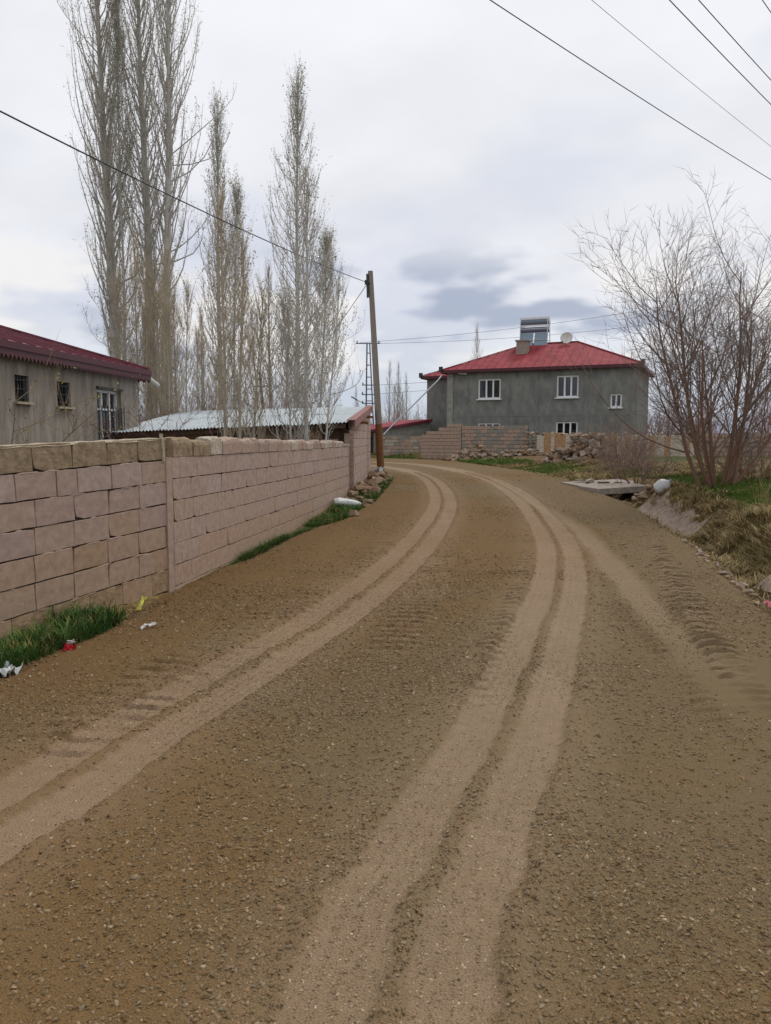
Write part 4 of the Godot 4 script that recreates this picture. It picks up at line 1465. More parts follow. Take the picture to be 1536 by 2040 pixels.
func build_poles():
	var t := thing("utility_pole", "leaning weathered wooden pole standing at the end of the block wall", "pole", Vector3(-0.13, base_y(-25.6), -25.6))
	var top := Vector3(-0.36, 6.66, 0.1)
	var mid := Vector3(-0.095, 1.75, 0.03)
	var mb := MB.new()
	mb.cyl(Vector3(0, -0.4, 0), mid, 0.13, 0.115, 12)
	put("stained_base", mb.mesh(), M["wood_brown"], t).set_meta("label", "brown stained lower length of the pole")
	mb = MB.new()
	mb.cyl(mid, top, 0.115, 0.082, 12)
	put("shaft", mb.mesh(), M["wood_grey"], t)
	mb = MB.new()
	mb.cyl(top + Vector3(0.0, -0.4, 0.06), top + Vector3(-0.16, -0.4, 0.1), 0.02, 0.02, 6)
	mb.cyl(top + Vector3(-0.15, -0.44, 0.1), top + Vector3(-0.15, -0.3, 0.1), 0.035, 0.03, 8)
	put("insulator", mb.mesh(), M["steel_dark"], t)
	mb = MB.new()
	mb.bar(top + Vector3(-0.08, -0.85, 0.05), top + Vector3(-0.1, -0.1, 0.06), 0.07, 0.05)
	put("bracket", mb.mesh(), M["steel_dark"], t)
	var tp := t.position + top
	wire("cable", "thick black cable sagging from the wooden pole past the tall poplars", tp + Vector3(-0.15, -0.36, 0.1), Vector3(-9.4, 5.25, 10.0), 0.55, 0.011)
	wire("cable", "thin cable dropping from the wooden pole into the poplars", tp + Vector3(-0.1, -0.42, 0.1), Vector3(-7.2, 2.4, -46.0), 0.15, 0.01)
	# steel lattice pole with street light
	t = thing("lattice_pole", "blue grey steel lattice power pole with street light behind the shed", "pole", Vector3(-1.15, 0.3, -58.0))
	var hgt := 8.25
	for sx in [-1, 1]:
		for sz in [-1, 1]:
			mb = MB.new()
			mb.bar(Vector3(sx * 0.36, -0.3, sz * 0.22), Vector3(sx * 0.1 - 0.12, hgt, sz * 0.08), 0.07, 0.07)
			put("leg", mb.mesh(), M["steel_blue"], t)
	for i in 9:
		var f := (i + 0.6) / 9.4
		var y := hgt * f
		var wx := lerpf(0.36, 0.1, f)
		var cx := -0.12 * f
		mb = MB.new()
		for sz in [-1, 1]:
			var z: float = sz * lerpf(0.22, 0.08, f)
			mb.bar(Vector3(cx - wx, y, z), Vector3(cx + wx, y, z), 0.045, 0.045)
		put("rung", mb.mesh(), M["steel_blue"], t)
	for q in [[hgt, 0.95, -0.1], [5.2, 0.5, -0.08], [4.5, 0.55, -0.07], [3.85, 0.55, -0.06]]:
		mb = MB.new()
		mb.bar(Vector3(q[2] - q[1], q[0], 0.1), Vector3(q[2] + q[1] * 0.9, q[0], 0.1), 0.07, 0.07)
		var arm := put("crossarm", mb.mesh(), M["steel_blue"], t)
		for s in [-0.9, 0.8]:
			mb = MB.new()
			mb.cyl(Vector3(q[2] + s * q[1], q[0] + 0.03, 0.1), Vector3(q[2] + s * q[1], q[0] + 0.2, 0.1), 0.05, 0.035, 8)
			put("insulator", mb.mesh(), M["steel_dark"], arm)
	mb = MB.new()
	mb.tube(PackedVector3Array([Vector3(-0.4, 3.85, 0.1), Vector3(-0.75, 3.98, 0.1), Vector3(-1.0, 4.12, 0.1)]), 0.03, 0.03, 6)
	var la := put("lamp_arm", mb.mesh(), M["steel_blue"], t)
	mb = MB.new()
	mb.box(Vector3(-1.18, 4.22, 0.1), Vector3(0.5, 0.1, 0.2), Basis(Vector3(0, 0, 1), -0.5))
	put("lamp_head", mb.mesh(), M["tank_grey"], la)
	# old pole behind the shed
	t = thing("utility_pole", "short leaning dark pole with crossarm rising behind the shed roof", "pole", Vector3(-7.45, 0.3, -48.0))
	mb = MB.new()
	mb.cyl(Vector3(0.15, -0.4, 0), Vector3(-0.3, 5.35, 0), 0.11, 0.08, 8)
	put("shaft", mb.mesh(), M["plank_dark"], t)
	mb = MB.new()
	mb.bar(Vector3(-0.62, 4.45, 0.1), Vector3(0.2, 4.47, 0.1), 0.06, 0.06)
	put("crossarm", mb.mesh(), M["plank_dark"], t)
	# overhead lines at the upper right: from behind the viewer to poles right of the frame
	var px := [[905, 1536, 405], [1108, 1536, 328], [1238, 1536, 268], [1290, 1536, 238], [1388, 1536, 162]]
	var names := ["lowest of the five overhead wires crossing the upper right sky", "faint thin wire second from bottom of the five overhead wires", "middle wire of the five crossing the upper right sky", "second highest of the five wires in the upper right sky", "highest wire, nearest the top right corner of the sky"]
	var ends := [[Vector3(1.1, 8.0, -11.6), Vector3(10.6, 8.0, -20.9)], [Vector3(2.9, 8.6, -12.7), Vector3(10.4, 8.6, -20.5)], [Vector3(3.6, 7.6, -10.9), Vector3(8.2, 7.6, -15.9)], [Vector3(4.25, 8.0, -11.6), Vector3(8.2, 8.0, -15.9)], [Vector3(5.0, 7.7, -11.1), Vector3(7.2, 7.7, -13.6)]]
	for i in 5:
		var a: Vector3 = ends[i][0]
		var d: Vector3 = (ends[i][1] - a)
		var d1 := d.normalized()
		wire("overhead_wire", names[i], a - d1 * 16.0 + Vector3.UP * 0.5, ends[i][1] + d1 * 18.0 + Vector3.UP * 0.6, 0.55, [0.008, 0.004, 0.007, 0.007, 0.006][i], "overhead wires at the upper right")
	# distant lines running from the lattice pole to the right
	for i in 4:
		var y: float = [8.55, 5.5, 4.85, 8.6][i]
		var x0: float = [-0.4, -0.75, -0.7, -1.9][i]
		wire("distant_wire", ["topmost far wire running right from the lattice pole over the house", "upper middle far wire running right from the lattice pole", "lowest far wire running right from the lattice pole", "second far wire running right from the top of the lattice pole"][i], Vector3(x0, y, -57.9), Vector3(34.0, y + 4.4 + i * 0.35, -66.0 + i * 2.0), 0.7, 0.011, "far wires from the lattice pole")

# ---------------------------------------------------------------- trees
func add_leaf(mb: MB, p: Vector3, size: float, g: RandomNumberGenerator):
	var a := Vector3(g.randf_range(-1, 1), g.randf_range(-1, 1), g.randf_range(-1, 1)).normalized()
	var q := a.cross(Vector3(g.randf_range(-1, 1), g.randf_range(-1, 1), g.randf_range(-1, 1))).normalized()
	mb.tri(p, p + a * size + q * size * 0.3, p + a * size - q * size * 0.3)

# columnar poplar: stems [[offset, lean, height, radius], ...]
func poplar_parts(sd: int, stems: Array, from: float, spread: float, branches: int, twigs: int, leaf_share: float, leaf_size: float, tone: Array) -> Array:
	var g := RandomNumberGenerator.new()
	g.seed = sd
	var tm := MB.new()
	var cm := MB.new()
	var lm := MB.new()
	for s in stems:
		var o: Vector3 = s[0]
		var lean: Vector3 = s[1]
		var h: float = s[2]
		var r: float = s[3]
		tm.col = tone[0]
		var pts := PackedVector3Array()
		var k := 16
		var ph := g.randf() * TAU
		for i in k + 1:
			var t := float(i) / k
			pts.push_back(o + Vector3(lean.x * t, h * t - (0.5 if i == 0 else 0.0), lean.z * t) + Vector3(sin(t * 7.0 + ph), 0, cos(t * 5.0 + ph)) * 0.012 * h * t * (1.0 - t))
		tm.tube(pts, r, 0.012, 8, 0.8)
		for i in branches:
			var t := from + (0.985 - from) * pow((i + g.randf()) / branches, 0.92)
			var f := t * k
			var i0 := mini(int(f), k - 1)
			var p: Vector3 = pts[i0].lerp(pts[i0 + 1], f - i0)
			var prof := sst(from - 0.12, from + 0.22, t) * (1.0 - 0.86 * sst(0.4, 1.0, t))
			var az := i * 2.39996 + g.randf_range(-0.4, 0.4)
			var wide := spread * maxf(prof, 0.1) * g.randf_range(0.35, 1.15)
			var lng := h * g.randf_range(0.1, 0.2) * (0.35 + 0.75 * prof)
			if g.randf() < 0.06:
				wide *= 1.7
				lng *= 0.6
			var out := Vector3(cos(az), 0, sin(az))
			var bp := PackedVector3Array()
			var wig := Vector3(g.randf_range(-1, 1), 0, g.randf_range(-1, 1)) * 0.12 * wide
			for j in 6:
				var u := j / 5.0
				bp.push_back(p + out * wide * (1.0 - pow(1.0 - u, 1.7)) + Vector3.UP * lng * pow(u, 1.15) + wig * sin(u * 5.0))
			cm.col = tone[0].lerp(tone[1], 0.4 + 0.3 * g.randf())
			cm.tube(bp, clampf(r * 0.17 * (1.0 - t * 0.6), 0.009, 0.04), 0.003, 4)
			cm.col = tone[1]
			for w in twigs:
				var u := g.randf_range(0.12, 1.0) * 4.999
				var j := int(u)
				var q: Vector3 = bp[j].lerp(bp[j + 1], u - j)
				var a2 := g.randf() * TAU
				var d := (Vector3(cos(a2), 0, sin(a2)) * g.randf_range(0.1, 0.6) + out * 0.15 + Vector3.UP * g.randf_range(0.7, 1.4)).normalized()
				var l := g.randf_range(0.25, 0.85)
				var e := q + d * l + Vector3.UP * l * 0.2
				cm.tube(PackedVector3Array([q, q + d * l * 0.55, e]), 0.005, 0.0, 3)
				if g.randf() < leaf_share:
					lm.col = tone[2].lerp(tone[3], g.randf())
					for m in 4:
						add_leaf(lm, q + d * l * g.randf_range(0.2, 1.05), leaf_size * g.randf_range(0.6, 1.3), g)
	return [tm.mesh(), cm.mesh(), lm.mesh() if lm.v.size() > 0 else null]

func plant_tree(called: String, label: String, category: String, parts: Array, at: Vector3, group := "", turn := 0.0, sc := Vector3.ONE) -> Node3D:
	var t := thing(called, label, category, at, turn, group)
	t.scale = sc
	put("trunk", parts[0], M["bark"], t)
	put("crown", parts[1], M["bark"], t)
	if parts.size() > 2 and parts[2] != null:
		put("foliage", parts[2], M["leaf"], t)
	return t

# many-stemmed bare tree or shrub grown by recursion
func limb(mb: MB, p: Vector3, d: Vector3, lng: float, r: float, level: int, g: RandomNumberGenerator, w: Dictionary):
	var k: int = [9, 7, 5, 3][mini(level, 3)]
	var pts := PackedVector3Array([p])
	var dirs := [d]
	var q := p
	for i in k:
		d = (d + Vector3.UP * w.up * lng / k * (1.0 if level > 0 else 0.7) + Vector3(g.randf_range(-1, 1), g.randf_range(-0.6, 0.6), g.randf_range(-1, 1)) * w.wiggle).normalized()
		q += d * lng / k
		pts.push_back(q); dirs.append(d)
	var last: bool = level >= w.levels
	mb.col = w.c0.lerp(w.c1, clampf(level / float(w.levels) * 0.8 + (p.y / w.tall) * 0.6, 0.0, 1.0)) * g.randf_range(0.88, 1.1)
	mb.tube(pts, r, 0.0 if last else r * 0.22, [7, 5, 4, 3][mini(level, 3)])
	if last:
		if w.buds > 0.0 and g.randf() < w.buds:
			w.leaf_mb.col = w.bud_col * g.randf_range(0.8, 1.1)
			for m in 2:
				add_leaf(w.leaf_mb, pts[g.randi_range(1, pts.size() - 1)], w.bud_size, g)
		return
	var n: int = w.kids[level]
	for i in n:
		var u := lerpf(w.first[level], 1.0, (i + g.randf()) / n) * (k - 0.001)
		var j := int(u)
		var s: Vector3 = pts[j].lerp(pts[j + 1], u - j)
		var axis := (dirs[j] as Vector3).cross(Vector3(g.randf_range(-1, 1), g.randf_range(-1, 1), g.randf_range(-1, 1))).normalized()
		var nd: Vector3 = (dirs[j] as Vector3).rotated(axis, g.randf_range(w.ang0, w.ang1))
		limb(mb, s, nd, lng * g.randf_range(w.len0, w.len1) * (1.15 - 0.5 * u / k), maxf(0.0045, r * lerpf(0.5, 0.22, u / k)), level + 1, g, w)

func bush_parts(sd: int, stems: int, w: Dictionary, tilt0: float, tilt1: float, lng0: float, lng1: float, r: float, base_r: float) -> Array:
	var g := RandomNumberGenerator.new()
	g.seed = sd
	var tm := MB.new()
	w["leaf_mb"] = MB.new()
	for i in stems:
		var az := TAU * (i + g.randf_range(-0.3, 0.3)) / stems * 1.0 + (i % 3) * 0.4
		var tilt := lerpf(tilt0, tilt1, pow(g.randf(), 0.8))
		var d := Vector3(cos(az) * sin(tilt), cos(tilt), sin(az) * sin(tilt))
		var p := Vector3(cos(az), 0, sin(az)) * base_r * g.randf_range(0.2, 1.0) + Vector3.DOWN * 0.15
		limb(tm, p, d, g.randf_range(lng0, lng1), r * g.randf_range(0.65, 1.1), 0, g, w)
	return [tm.mesh(), w["leaf_mb"].mesh() if w["leaf_mb"].v.size() > 0 else null]

func plant_bush(called: String, label: String, category: String, parts: Array, at: Vector3, turn := 0.0, sc := Vector3.ONE, group := "") -> Node3D:
	var t := thing(called, label, category, at, turn, group)
	t.scale = sc
	put("branches", parts[0], M["bark"], t)
	if parts[1] != null:
		put("buds", parts[1], M["leaf"], t)
	return t

func build_trees():
	var grey := [lin(190, 187, 182), lin(176, 171, 163), lin(156, 156, 126), lin(168, 164, 136)]
	var brown := [lin(180, 172, 158), lin(178, 164, 144), lin(168, 162, 124), lin(176, 164, 132)]
	var gy := 0.35
	var P := "poplars behind the shed"
	plant_tree("poplar_tree", "very tall bare poplar rising behind the roof end of the left house", "tree", poplar_parts(101, [[Vector3.ZERO, Vector3(-0.3, 0, 0), 22.5, 0.27], [Vector3(0.35, 0, 0.2), Vector3(0.25, 0, 0.3), 17.0, 0.08]], 0.16, 1.25, 170, 20, 0.8, 0.055, grey), Vector3(-10.35, gy, -30.0), P)
	plant_tree("poplar_tree", "tallest poplar with two thick trunks side by side", "tree", poplar_parts(102, [[Vector3(-0.2, 0, 0), Vector3(-0.1, 0, 0), 22.0, 0.25], [Vector3(0.3, 0, 0.1), Vector3(0.7, 0, 0), 23.5, 0.22]], 0.2, 1.4, 160, 20, 0.8, 0.055, grey), Vector3(-8.8, gy, -30.0), P)
	plant_tree("poplar_tree", "slender mid-height poplar behind the left end of the shed roof", "tree", poplar_parts(103, [[Vector3.ZERO, Vector3(0.1, 0, 0), 13.4, 0.15], [Vector3(0.5, 0, 0.2), Vector3(0.35, 0, 0), 10.5, 0.07]], 0.14, 0.9, 105, 15, 0.8, 0.055, grey), Vector3(-6.5, gy, -30.5), P)
	plant_tree("poplar_tree", "pointed poplar with side branches behind the middle of the shed roof", "tree", poplar_parts(104, [[Vector3.ZERO, Vector3(0.25, 0, 0), 14.4, 0.16], [Vector3(0.9, 0, 0), Vector3(0.4, 0, 0.1), 8.6, 0.07]], 0.1, 1.45, 140, 16, 0.8, 0.055, grey), Vector3(-3.55, gy, -30.5), P)
	plant_tree("poplar_tree", "pale distant poplar between the slender and the pointed poplar", "tree", poplar_parts(105, [[Vector3.ZERO, Vector3.ZERO, 14.0, 0.2], [Vector3(1.0, 0, 0), Vector3(0.6, 0, 0), 12.0, 0.15], [Vector3(-0.8, 0, 0.3), Vector3(-0.5, 0, 0), 11.0, 0.12]], 0.1, 1.5, 130, 10, 0.0, 0.05, [lin(150, 142, 128), lin(150, 138, 118), lin(150, 150, 120), lin(150, 150, 120)]), Vector3(-8.9, gy, -60.0), P)
	# slim young stems in front of the shed
	plant_tree("poplar_sapling", "pair of slim young poplars in front of the shed's left part", "tree", poplar_parts(106, [[Vector3(-0.15, 0, 0), Vector3(0.0, 0, 0), 6.0, 0.045], [Vector3(0.12, 0, 0.1), Vector3(0.2, 0, 0), 5.2, 0.04], [Vector3(0.3, 0, -0.2), Vector3(0.35, 0, 0), 4.2, 0.03]], 0.12, 0.5, 46, 9, 0.3, 0.05, brown), Vector3(-3.25, 0.2, -16.4))
	plant_tree("poplar_sapling", "young poplar in front of the shed's right part near the wall", "tree", poplar_parts(107, [[Vector3.ZERO, Vector3(0.05, 0, 0), 6.6, 0.06], [Vector3(-0.25, 0, 0.1), Vector3(-0.2, 0, 0), 4.2, 0.03]], 0.12, 0.65, 52, 9, 0.35, 0.05, grey), Vector3(-1.72, 0.2, -16.8))
	plant_tree("poplar_sapling", "thin leaning sapling just left of the wooden pole", "tree", poplar_parts(108, [[Vector3.ZERO, Vector3(0.42, 0, 0), 4.6, 0.03]], 0.25, 0.5, 26, 6, 0.2, 0.04, grey), Vector3(-1.42, 0.2, -17.0))
	# dense thicket of young poplars behind the house corner
	var thick := poplar_parts(109, [[Vector3.ZERO, Vector3(0.1, 0, 0), 8.2, 0.08], [Vector3(0.35, 0, 0.3), Vector3(0.3, 0, 0), 7.4, 0.06], [Vector3(-0.35, 0, -0.2), Vector3(-0.3, 0, 0), 7.0, 0.06], [Vector3(0.1, 0, -0.5), Vector3(0.1, 0, -0.3), 6.2, 0.05]], 0.05, 0.75, 56, 13, 0.4, 0.05, brown)
	var tl := ["dense brown young poplar clump just behind the left house corner", "young poplar clump second from the left house corner", "greenish young poplar clump below the double-trunked poplar", "young poplar clump at the left end of the shed roof", "low brown clump furthest right of the thicket by the shed"]
	var tp := [Vector3(-8.5, gy, -26.5), Vector3(-7.75, gy, -27.5), Vector3(-7.15, gy, -26.2), Vector3(-6.6, gy, -28.0), Vector3(-9.1, gy, -28.5)]
	tl[4] = "tall brown clump half hidden behind the maroon roof corner"
	for i in 4:
		plant_tree("young_poplar_clump", tl[i], "tree", thick, tp[i], "young poplar clumps behind the left house", i * 1.7, Vector3.ONE * [0.9, 0.84, 0.86, 0.66, 0.9][i])
	# far poplars beyond the bend
	var farp := poplar_parts(110, [[Vector3.ZERO, Vector3(0.2, 0, 0), 11.5, 0.15], [Vector3(0.7, 0, 0), Vector3(0.2, 0, 0), 8.5, 0.1]], 0.06, 1.0, 90, 8, 0.0, 0.06, [lin(150, 144, 138), lin(146, 138, 130), lin(120, 120, 90), lin(120, 120, 90)])
	var fl := ["distant poplar directly right of the wooden pole", "distant poplar second right of the wooden pole", "distant poplar left of the rain pipe of the big house", "distant poplar peeking over the red roof's left slope", "tiny distant poplar left of the lattice pole", "distant poplar seen through the bare tree's left branches", "distant poplar seen between the bare tree's stems"]
	var fp := [[0.4, -100.0, 0.9], [1.75, -108.0, 0.95], [3.1, -112.0, 0.86], [11.6, -98.0, 1.25], [-4.6, -120.0, 0.75], [31.0, -85.0, 0.8], [36.0, -88.0, 0.78]]
	for i in 7:
		plant_tree("distant_poplar", fl[i], "tree", farp, Vector3(fp[i][0], 0.5, fp[i][1]), "distant poplars", i * 1.3, Vector3.ONE * fp[i][2])
	# the many-stemmed bare tree on the bank
	var w := {"up": 0.34, "wiggle": 0.085, "levels": 3, "c0": lin(128, 101, 84), "c1": lin(136, 122, 115), "tall": 4.0, "kids": [11, 8, 5], "first": [0.2, 0.18, 0.15], "ang0": 0.35, "ang1": 1.05, "len0": 0.38, "len1": 0.72, "buds": 0.0, "bud_col": Color.WHITE, "bud_size": 0.02}
	plant_bush("bare_tree", "wide leafless tree with many reddish brown stems on the right bank", "tree", bush_parts(201, 15, w, 0.03, 0.82, 3.2, 4.9, 0.048, 0.4), Vector3(7.48, ground_y(7.48, -17.3), -17.3))
	# brushwood and shrubs
	var w3 := {"up": 0.25, "wiggle": 0.16, "levels": 2, "c0": lin(122, 98, 84), "c1": lin(140, 122, 112), "tall": 3.0, "kids": [8, 6], "first": [0.15, 0.15], "ang0": 0.3, "ang1": 1.1, "len0": 0.35, "len1": 0.7, "buds": 0.0, "bud_col": Color.WHITE, "bud_size": 0.02}
	var br := bush_parts(203, 22, w3, 0.1, 0.95, 1.0, 1.9, 0.016, 0.5)
	plant_bush("bare_shrub", "tangled grey shrub between the collapsed stone wall and the bare tree", "shrub", br, Vector3(7.7, ground_y(7.7, -25.0), -25.0), 0.0, Vector3.ONE * 0.95)
	plant_bush("bare_shrub", "grey twiggy shrub in front of the ochre and white wall", "shrub", br, Vector3(8.9, ground_y(8.9, -28.5), -28.5), 2.0, Vector3(1.0, 1.05, 1.0))
	plant_bush("bare_shrub", "low twiggy shrub directly left of the bare tree's foot", "shrub", br, Vector3(6.7, ground_y(6.7, -20.5), -20.5), 4.0, Vector3(0.85, 0.6, 0.85))
	plant_bush("bare_shrub", "thorny shrub at the foot of the bare tree on its right", "shrub", br, Vector3(8.6, ground_y(8.6, -18.0), -18.0), 1.0, Vector3(0.9, 0.75, 0.9))
	# reddish orchard shrubs far behind
	var w4 := w3.duplicate()
	w4["c0"] = lin(126, 92, 84); w4["c1"] = lin(150, 112, 104); w4["kids"] = [9, 7]
	var red := bush_parts(204, 16, w4, 0.05, 0.8, 2.2, 3.8, 0.03, 0.5)
	var spots := []
	var g := RandomNumberGenerator.new()
	g.seed = 5
	for i in 9:
		spots.append(Vector3(-3.5 + i * 1.25 + g.randf_range(-0.3, 0.3), 0.4, -82.0 - g.randf_range(0, 10)))
	for i in 12:
		spots.append(Vector3(17.2 + i * 1.5 + g.randf_range(-0.4, 0.4), 0.5, -49.0 - g.randf_range(0, 8)))
	for i in 5:
		spots.append(Vector3(-12.0 + i * 1.6 + g.randf_range(-0.4, 0.4), 0.4, -50.0 - g.randf_range(0, 8)))
	for i in spots.size():
		var lab := ""
		if i < 9:
			lab = "reddish leafless orchard shrub in the far row behind the annex roof"
		elif i < 21:
			lab = "reddish leafless orchard shrub in the row behind the bare tree"
		else:
			lab = "reddish leafless orchard shrub in the row behind the shed roof"
		plant_bush("orchard_shrub", lab, "shrub", red, spots[i], i * 2.1, Vector3.ONE * g.randf_range(0.85, 1.2), ["orchard shrubs behind the annex", "orchard shrubs behind the bare tree", "orchard shrubs behind the shed"][0 if i < 9 else (1 if i < 21 else 2)])
	# blossoming shrub at the house corner, twig at the left edge
	var w5 := w3.duplicate()
	w5["c0"] = lin(110, 70, 60); w5["c1"] = lin(124, 88, 78); w5["buds"] = 0.55; w5["bud_col"] = lin(226, 206, 200); w5["bud_size"] = 0.035; w5["up"] = 0.12
	plant_bush("blossom_shrub", "reddish shrub with pale blossom at the corner of the left house", "shrub", bush_parts(205, 9, w5, 0.1, 0.7, 1.5, 2.6, 0.02, 0.25), Vector3(-5.75, 0.2, -18.7))
	var w6 := w3.duplicate()
	w6["c0"] = lin(120, 104, 84); w6["c1"] = lin(142, 124, 92); w6["kids"] = [6, 3]; w6["buds"] = 0.9; w6["bud_col"] = lin(132, 140, 72); w6["bud_size"] = 0.05; w6["up"] = 0.1
	plant_bush("sapling", "small budding sapling above the wall at the left edge", "tree", bush_parts(206, 3, w6, 0.1, 0.45, 1.9, 2.5, 0.016, 0.1), Vector3(-5.12, 0.05, -10.0))

# ---------------------------------------------------------------- grass and weeds
func tuft_mesh(sd: int, blades: int, spread: float, width: float) -> ArrayMesh:
	var g := RandomNumberGenerator.new()
	g.seed = sd
	var mb := MB.new()
	for i in blades:
		var az := g.randf() * TAU
		var o := Vector3(g.randf_range(-1, 1), 0, g.randf_range(-1, 1)) * 0.25
		var out := Vector3(cos(az), 0, sin(az))
		var side := Vector3(-sin(az), 0, cos(az)) * width
		var h := g.randf_range(0.5, 1.0)
		var lean := g.randf_range(0.1, spread)
		var p1 := o + out * lean * 0.35 + Vector3.UP * h * 0.6
		var p2 := o + out * lean + Vector3.UP * h * g.randf_range(0.8, 1.0)
		mb.tri(o - side, o + side, p1 + side * 0.7)
		mb.tri(o - side, p1 + side * 0.7, p1 - side * 0.7)
		mb.tri(p1 - side * 0.7, p1 + side * 0.7, p2)
	return mb.mesh()

func build_grass():
	var g := RandomNumberGenerator.new()
	g.seed = 8
	var tuft := tuft_mesh(1, 14, 0.6, 0.035)
	var tuft2 := tuft_mesh(2, 16, 1.1, 0.022)
	var dark := [lin(58, 88, 40), lin(68, 100, 44), lin(52, 76, 38), lin(84, 108, 52)]
	var tf := []
	var cs := []
	# strip below the left wall: a patch near the viewer and a long one further on
	for i in 8000:
		var z := -g.randf_range(3.2, 24.5)
		var wall_x := 0.0
		if z > -7.85:
			wall_x = lerpf(WALL_B.x, WALL_A.x, (z + 7.85) / 7.15)
		else:
			wall_x = edge_x([[-2.2, -7.95], [-1.75, -10.2], [-1.42, -12.6], [-1.1, -15.3], [-0.84, -18.2], [-0.52, -26.8]], z)
		var ex := edge_x(LEFT, z)
		var dens := sst(-6.75, -6.3, z) * sst(-3.0, -3.6, z) if z > -7.2 else sst(-8.6, -10.2, z)
		if g.randf() > dens:
			continue
		if z < -7.2 and g.randf() > (0.7 + 0.3 * sst(-9.0, -13.0, z)):
			continue
		var u := g.randf()
		var x := lerpf(wall_x + 0.05, ex + 0.03, pow(u, 0.9))
		if z < -19.0 and u < 0.5:
			continue
		var sc := g.randf_range(0.07, 0.16) * (1.35 if z > -7.0 else 1.0)
		tf.append(Transform3D(Basis(Vector3.UP, g.randf() * TAU).scaled(Vector3(sc * 0.8, sc, sc * 0.8)), Vector3(x, ground_y(x, z) - 0.01, z)))
		cs.append((dark[g.randi() % 4] as Color) * g.randf_range(0.8, 1.15))
	for i in tf.size():
		var o: Vector3 = tf[i].origin
		var thin := nz2.get_noise_2d(o.x * 70.0, o.z * 70.0)
		if thin < -0.12:
			tf[i] = tf[i].scaled_local(Vector3(0.7, 0.55, 0.7))
		if g.randf() < 0.14:
			cs[i] = lin(150, 134, 84) * g.randf_range(0.7, 1.1)
	var tfb := []
	var csb := []
	for i in range(tf.size() - 1, -1, -1):
		if g.randf() < 0.45:
			tfb.append(tf[i].scaled_local(Vector3(1.2, g.randf_range(0.8, 1.5), 1.2))); csb.append(cs[i] * g.randf_range(0.9, 1.35))
			tf.remove_at(i); cs.remove_at(i)
	scatter("grass", tuft2, M["grass"], tfb, csb, "thin arching grass blades among the turf under the left wall", "grass")
	scatter("grass", tuft, M["grass"], tf, cs, "dark green grass growing along the foot of the left block wall", "grass")
	# bank on the right: green turf on top, straw on the slope
	tf = []; cs = []
	var tf2 := []
	var cs2 := []
	var lush := [lin(84, 112, 44), lin(96, 120, 52), lin(72, 98, 40), lin(116, 122, 62)]
	var dry := [lin(150, 130, 88), lin(134, 112, 76), lin(164, 146, 104), lin(118, 100, 70), lin(128, 116, 70)]
	for i in 90000:
		var z := -(5.5 + 28.5 * pow(g.randf(), 1.5))
		var r := g.randf_range(0.12, 5.5)
		var x := edge_x(RIGHT, z) + r
		if x > 0.56 * -z + 1.0:
			continue
		var lining := z < -13.8 and z > -18.3 and r > 0.5 and r < 0.92
		if lining or (z < -18.9 and z > -22.4 and r < 1.9):
			continue
		var k := nz2.get_noise_2d(x * 10.0 + 40.0, z * 10.0)
		var gr := sst(1.3, 1.9, r) * sst(-0.5, -0.05, k) + 0.5 * sst(0.35, 0.5, r) * sst(0.75, 0.62, r) * sst(0.0, 0.2, k)
		if z < -24.0:
			gr = sst(-0.05, 0.2, k) * sst(2.6, 1.6, r)
		if r < 0.4 and g.randf() < 0.85:
			continue
		if z < -24.0 and g.randf() < 0.5:
			continue
		if nz2.get_noise_2d(x * 55.0, z * 55.0) < -0.05 and g.randf() < 0.7:
			continue
		var y := ground_y(x, z) - 0.012
		if g.randf() < gr:
			var sc := g.randf_range(0.05, 0.12)
			tf.append(Transform3D(Basis(Vector3.UP, g.randf() * TAU).scaled(Vector3(sc, sc, sc)), Vector3(x, y, z)))
			cs.append((lush[g.randi() % 4] as Color) * g.randf_range(0.8, 1.15))
		elif g.randf() < 0.8:
			var sc := g.randf_range(0.07, 0.14) if g.randf() < 0.75 else g.randf_range(0.16, 0.28)
			tf2.append(Transform3D(Basis(Vector3.UP, g.randf() * TAU).scaled(Vector3(sc * 1.3, sc * 0.8, sc * 1.3)), Vector3(x, y, z)))
			cs2.append((dry[g.randi() % 5] as Color) * g.randf_range(0.75, 1.1))
	# verge of the far bend
	for i in 9000:
		var t := g.randf()
		var p := Vector2(5.0, -34.0).lerp(Vector2(-3.0, -51.5), t)
		var x := p.x + g.randf_range(-2.5, 3.5)
		var z := p.y + g.randf_range(-2.5, 2.5)
		var r := side_of(RIGHT, x, z)
		if r < 0.05 or r > 1.9:
			continue
		var k := nz2.get_noise_2d(x * 10.0 + 40.0, z * 10.0)
		var sc := g.randf_range(0.08, 0.2)
		var f := Transform3D(Basis(Vector3.UP, g.randf() * TAU).scaled(Vector3(sc, sc, sc)), Vector3(x, ground_y(x, z) - 0.01, z))
		if k > -0.12:
			tf.append(f); cs.append((lush[g.randi() % 4] as Color) * g.randf_range(0.75, 1.05))
		else:
			tf2.append(f); cs2.append((dry[g.randi() % 5] as Color) * g.randf_range(0.75, 1.05))
	scatter("grass", tuft, M["grass"], tf, cs, "fresh green grass on the right bank and along the far verge", "grass")
	scatter("dry_grass", tuft2, M["grass"], tf2, cs2, "straw brown dead grass on the slope of the right ditch", "grass")
	# tall dead stalks at the right edge
	var mb := MB.new()
	for i in 60:
		mb.col = (dry[g.randi() % 3] as Color) * g.randf_range(0.9, 1.3)
		var o := Vector3(g.randf_range(-0.25, 0.35), -0.05, g.randf_range(-0.4, 0.4))
		var ln := Vector3(g.randf_range(-0.25, 0.25), g.randf_range(0.4, 0.95), g.randf_range(-0.25, 0.25))
		mb.tube(PackedVector3Array([o, o + ln * 0.5, o + ln + Vector3(ln.x, -0.03, ln.z) * 0.4]), 0.004, 0.0, 3)
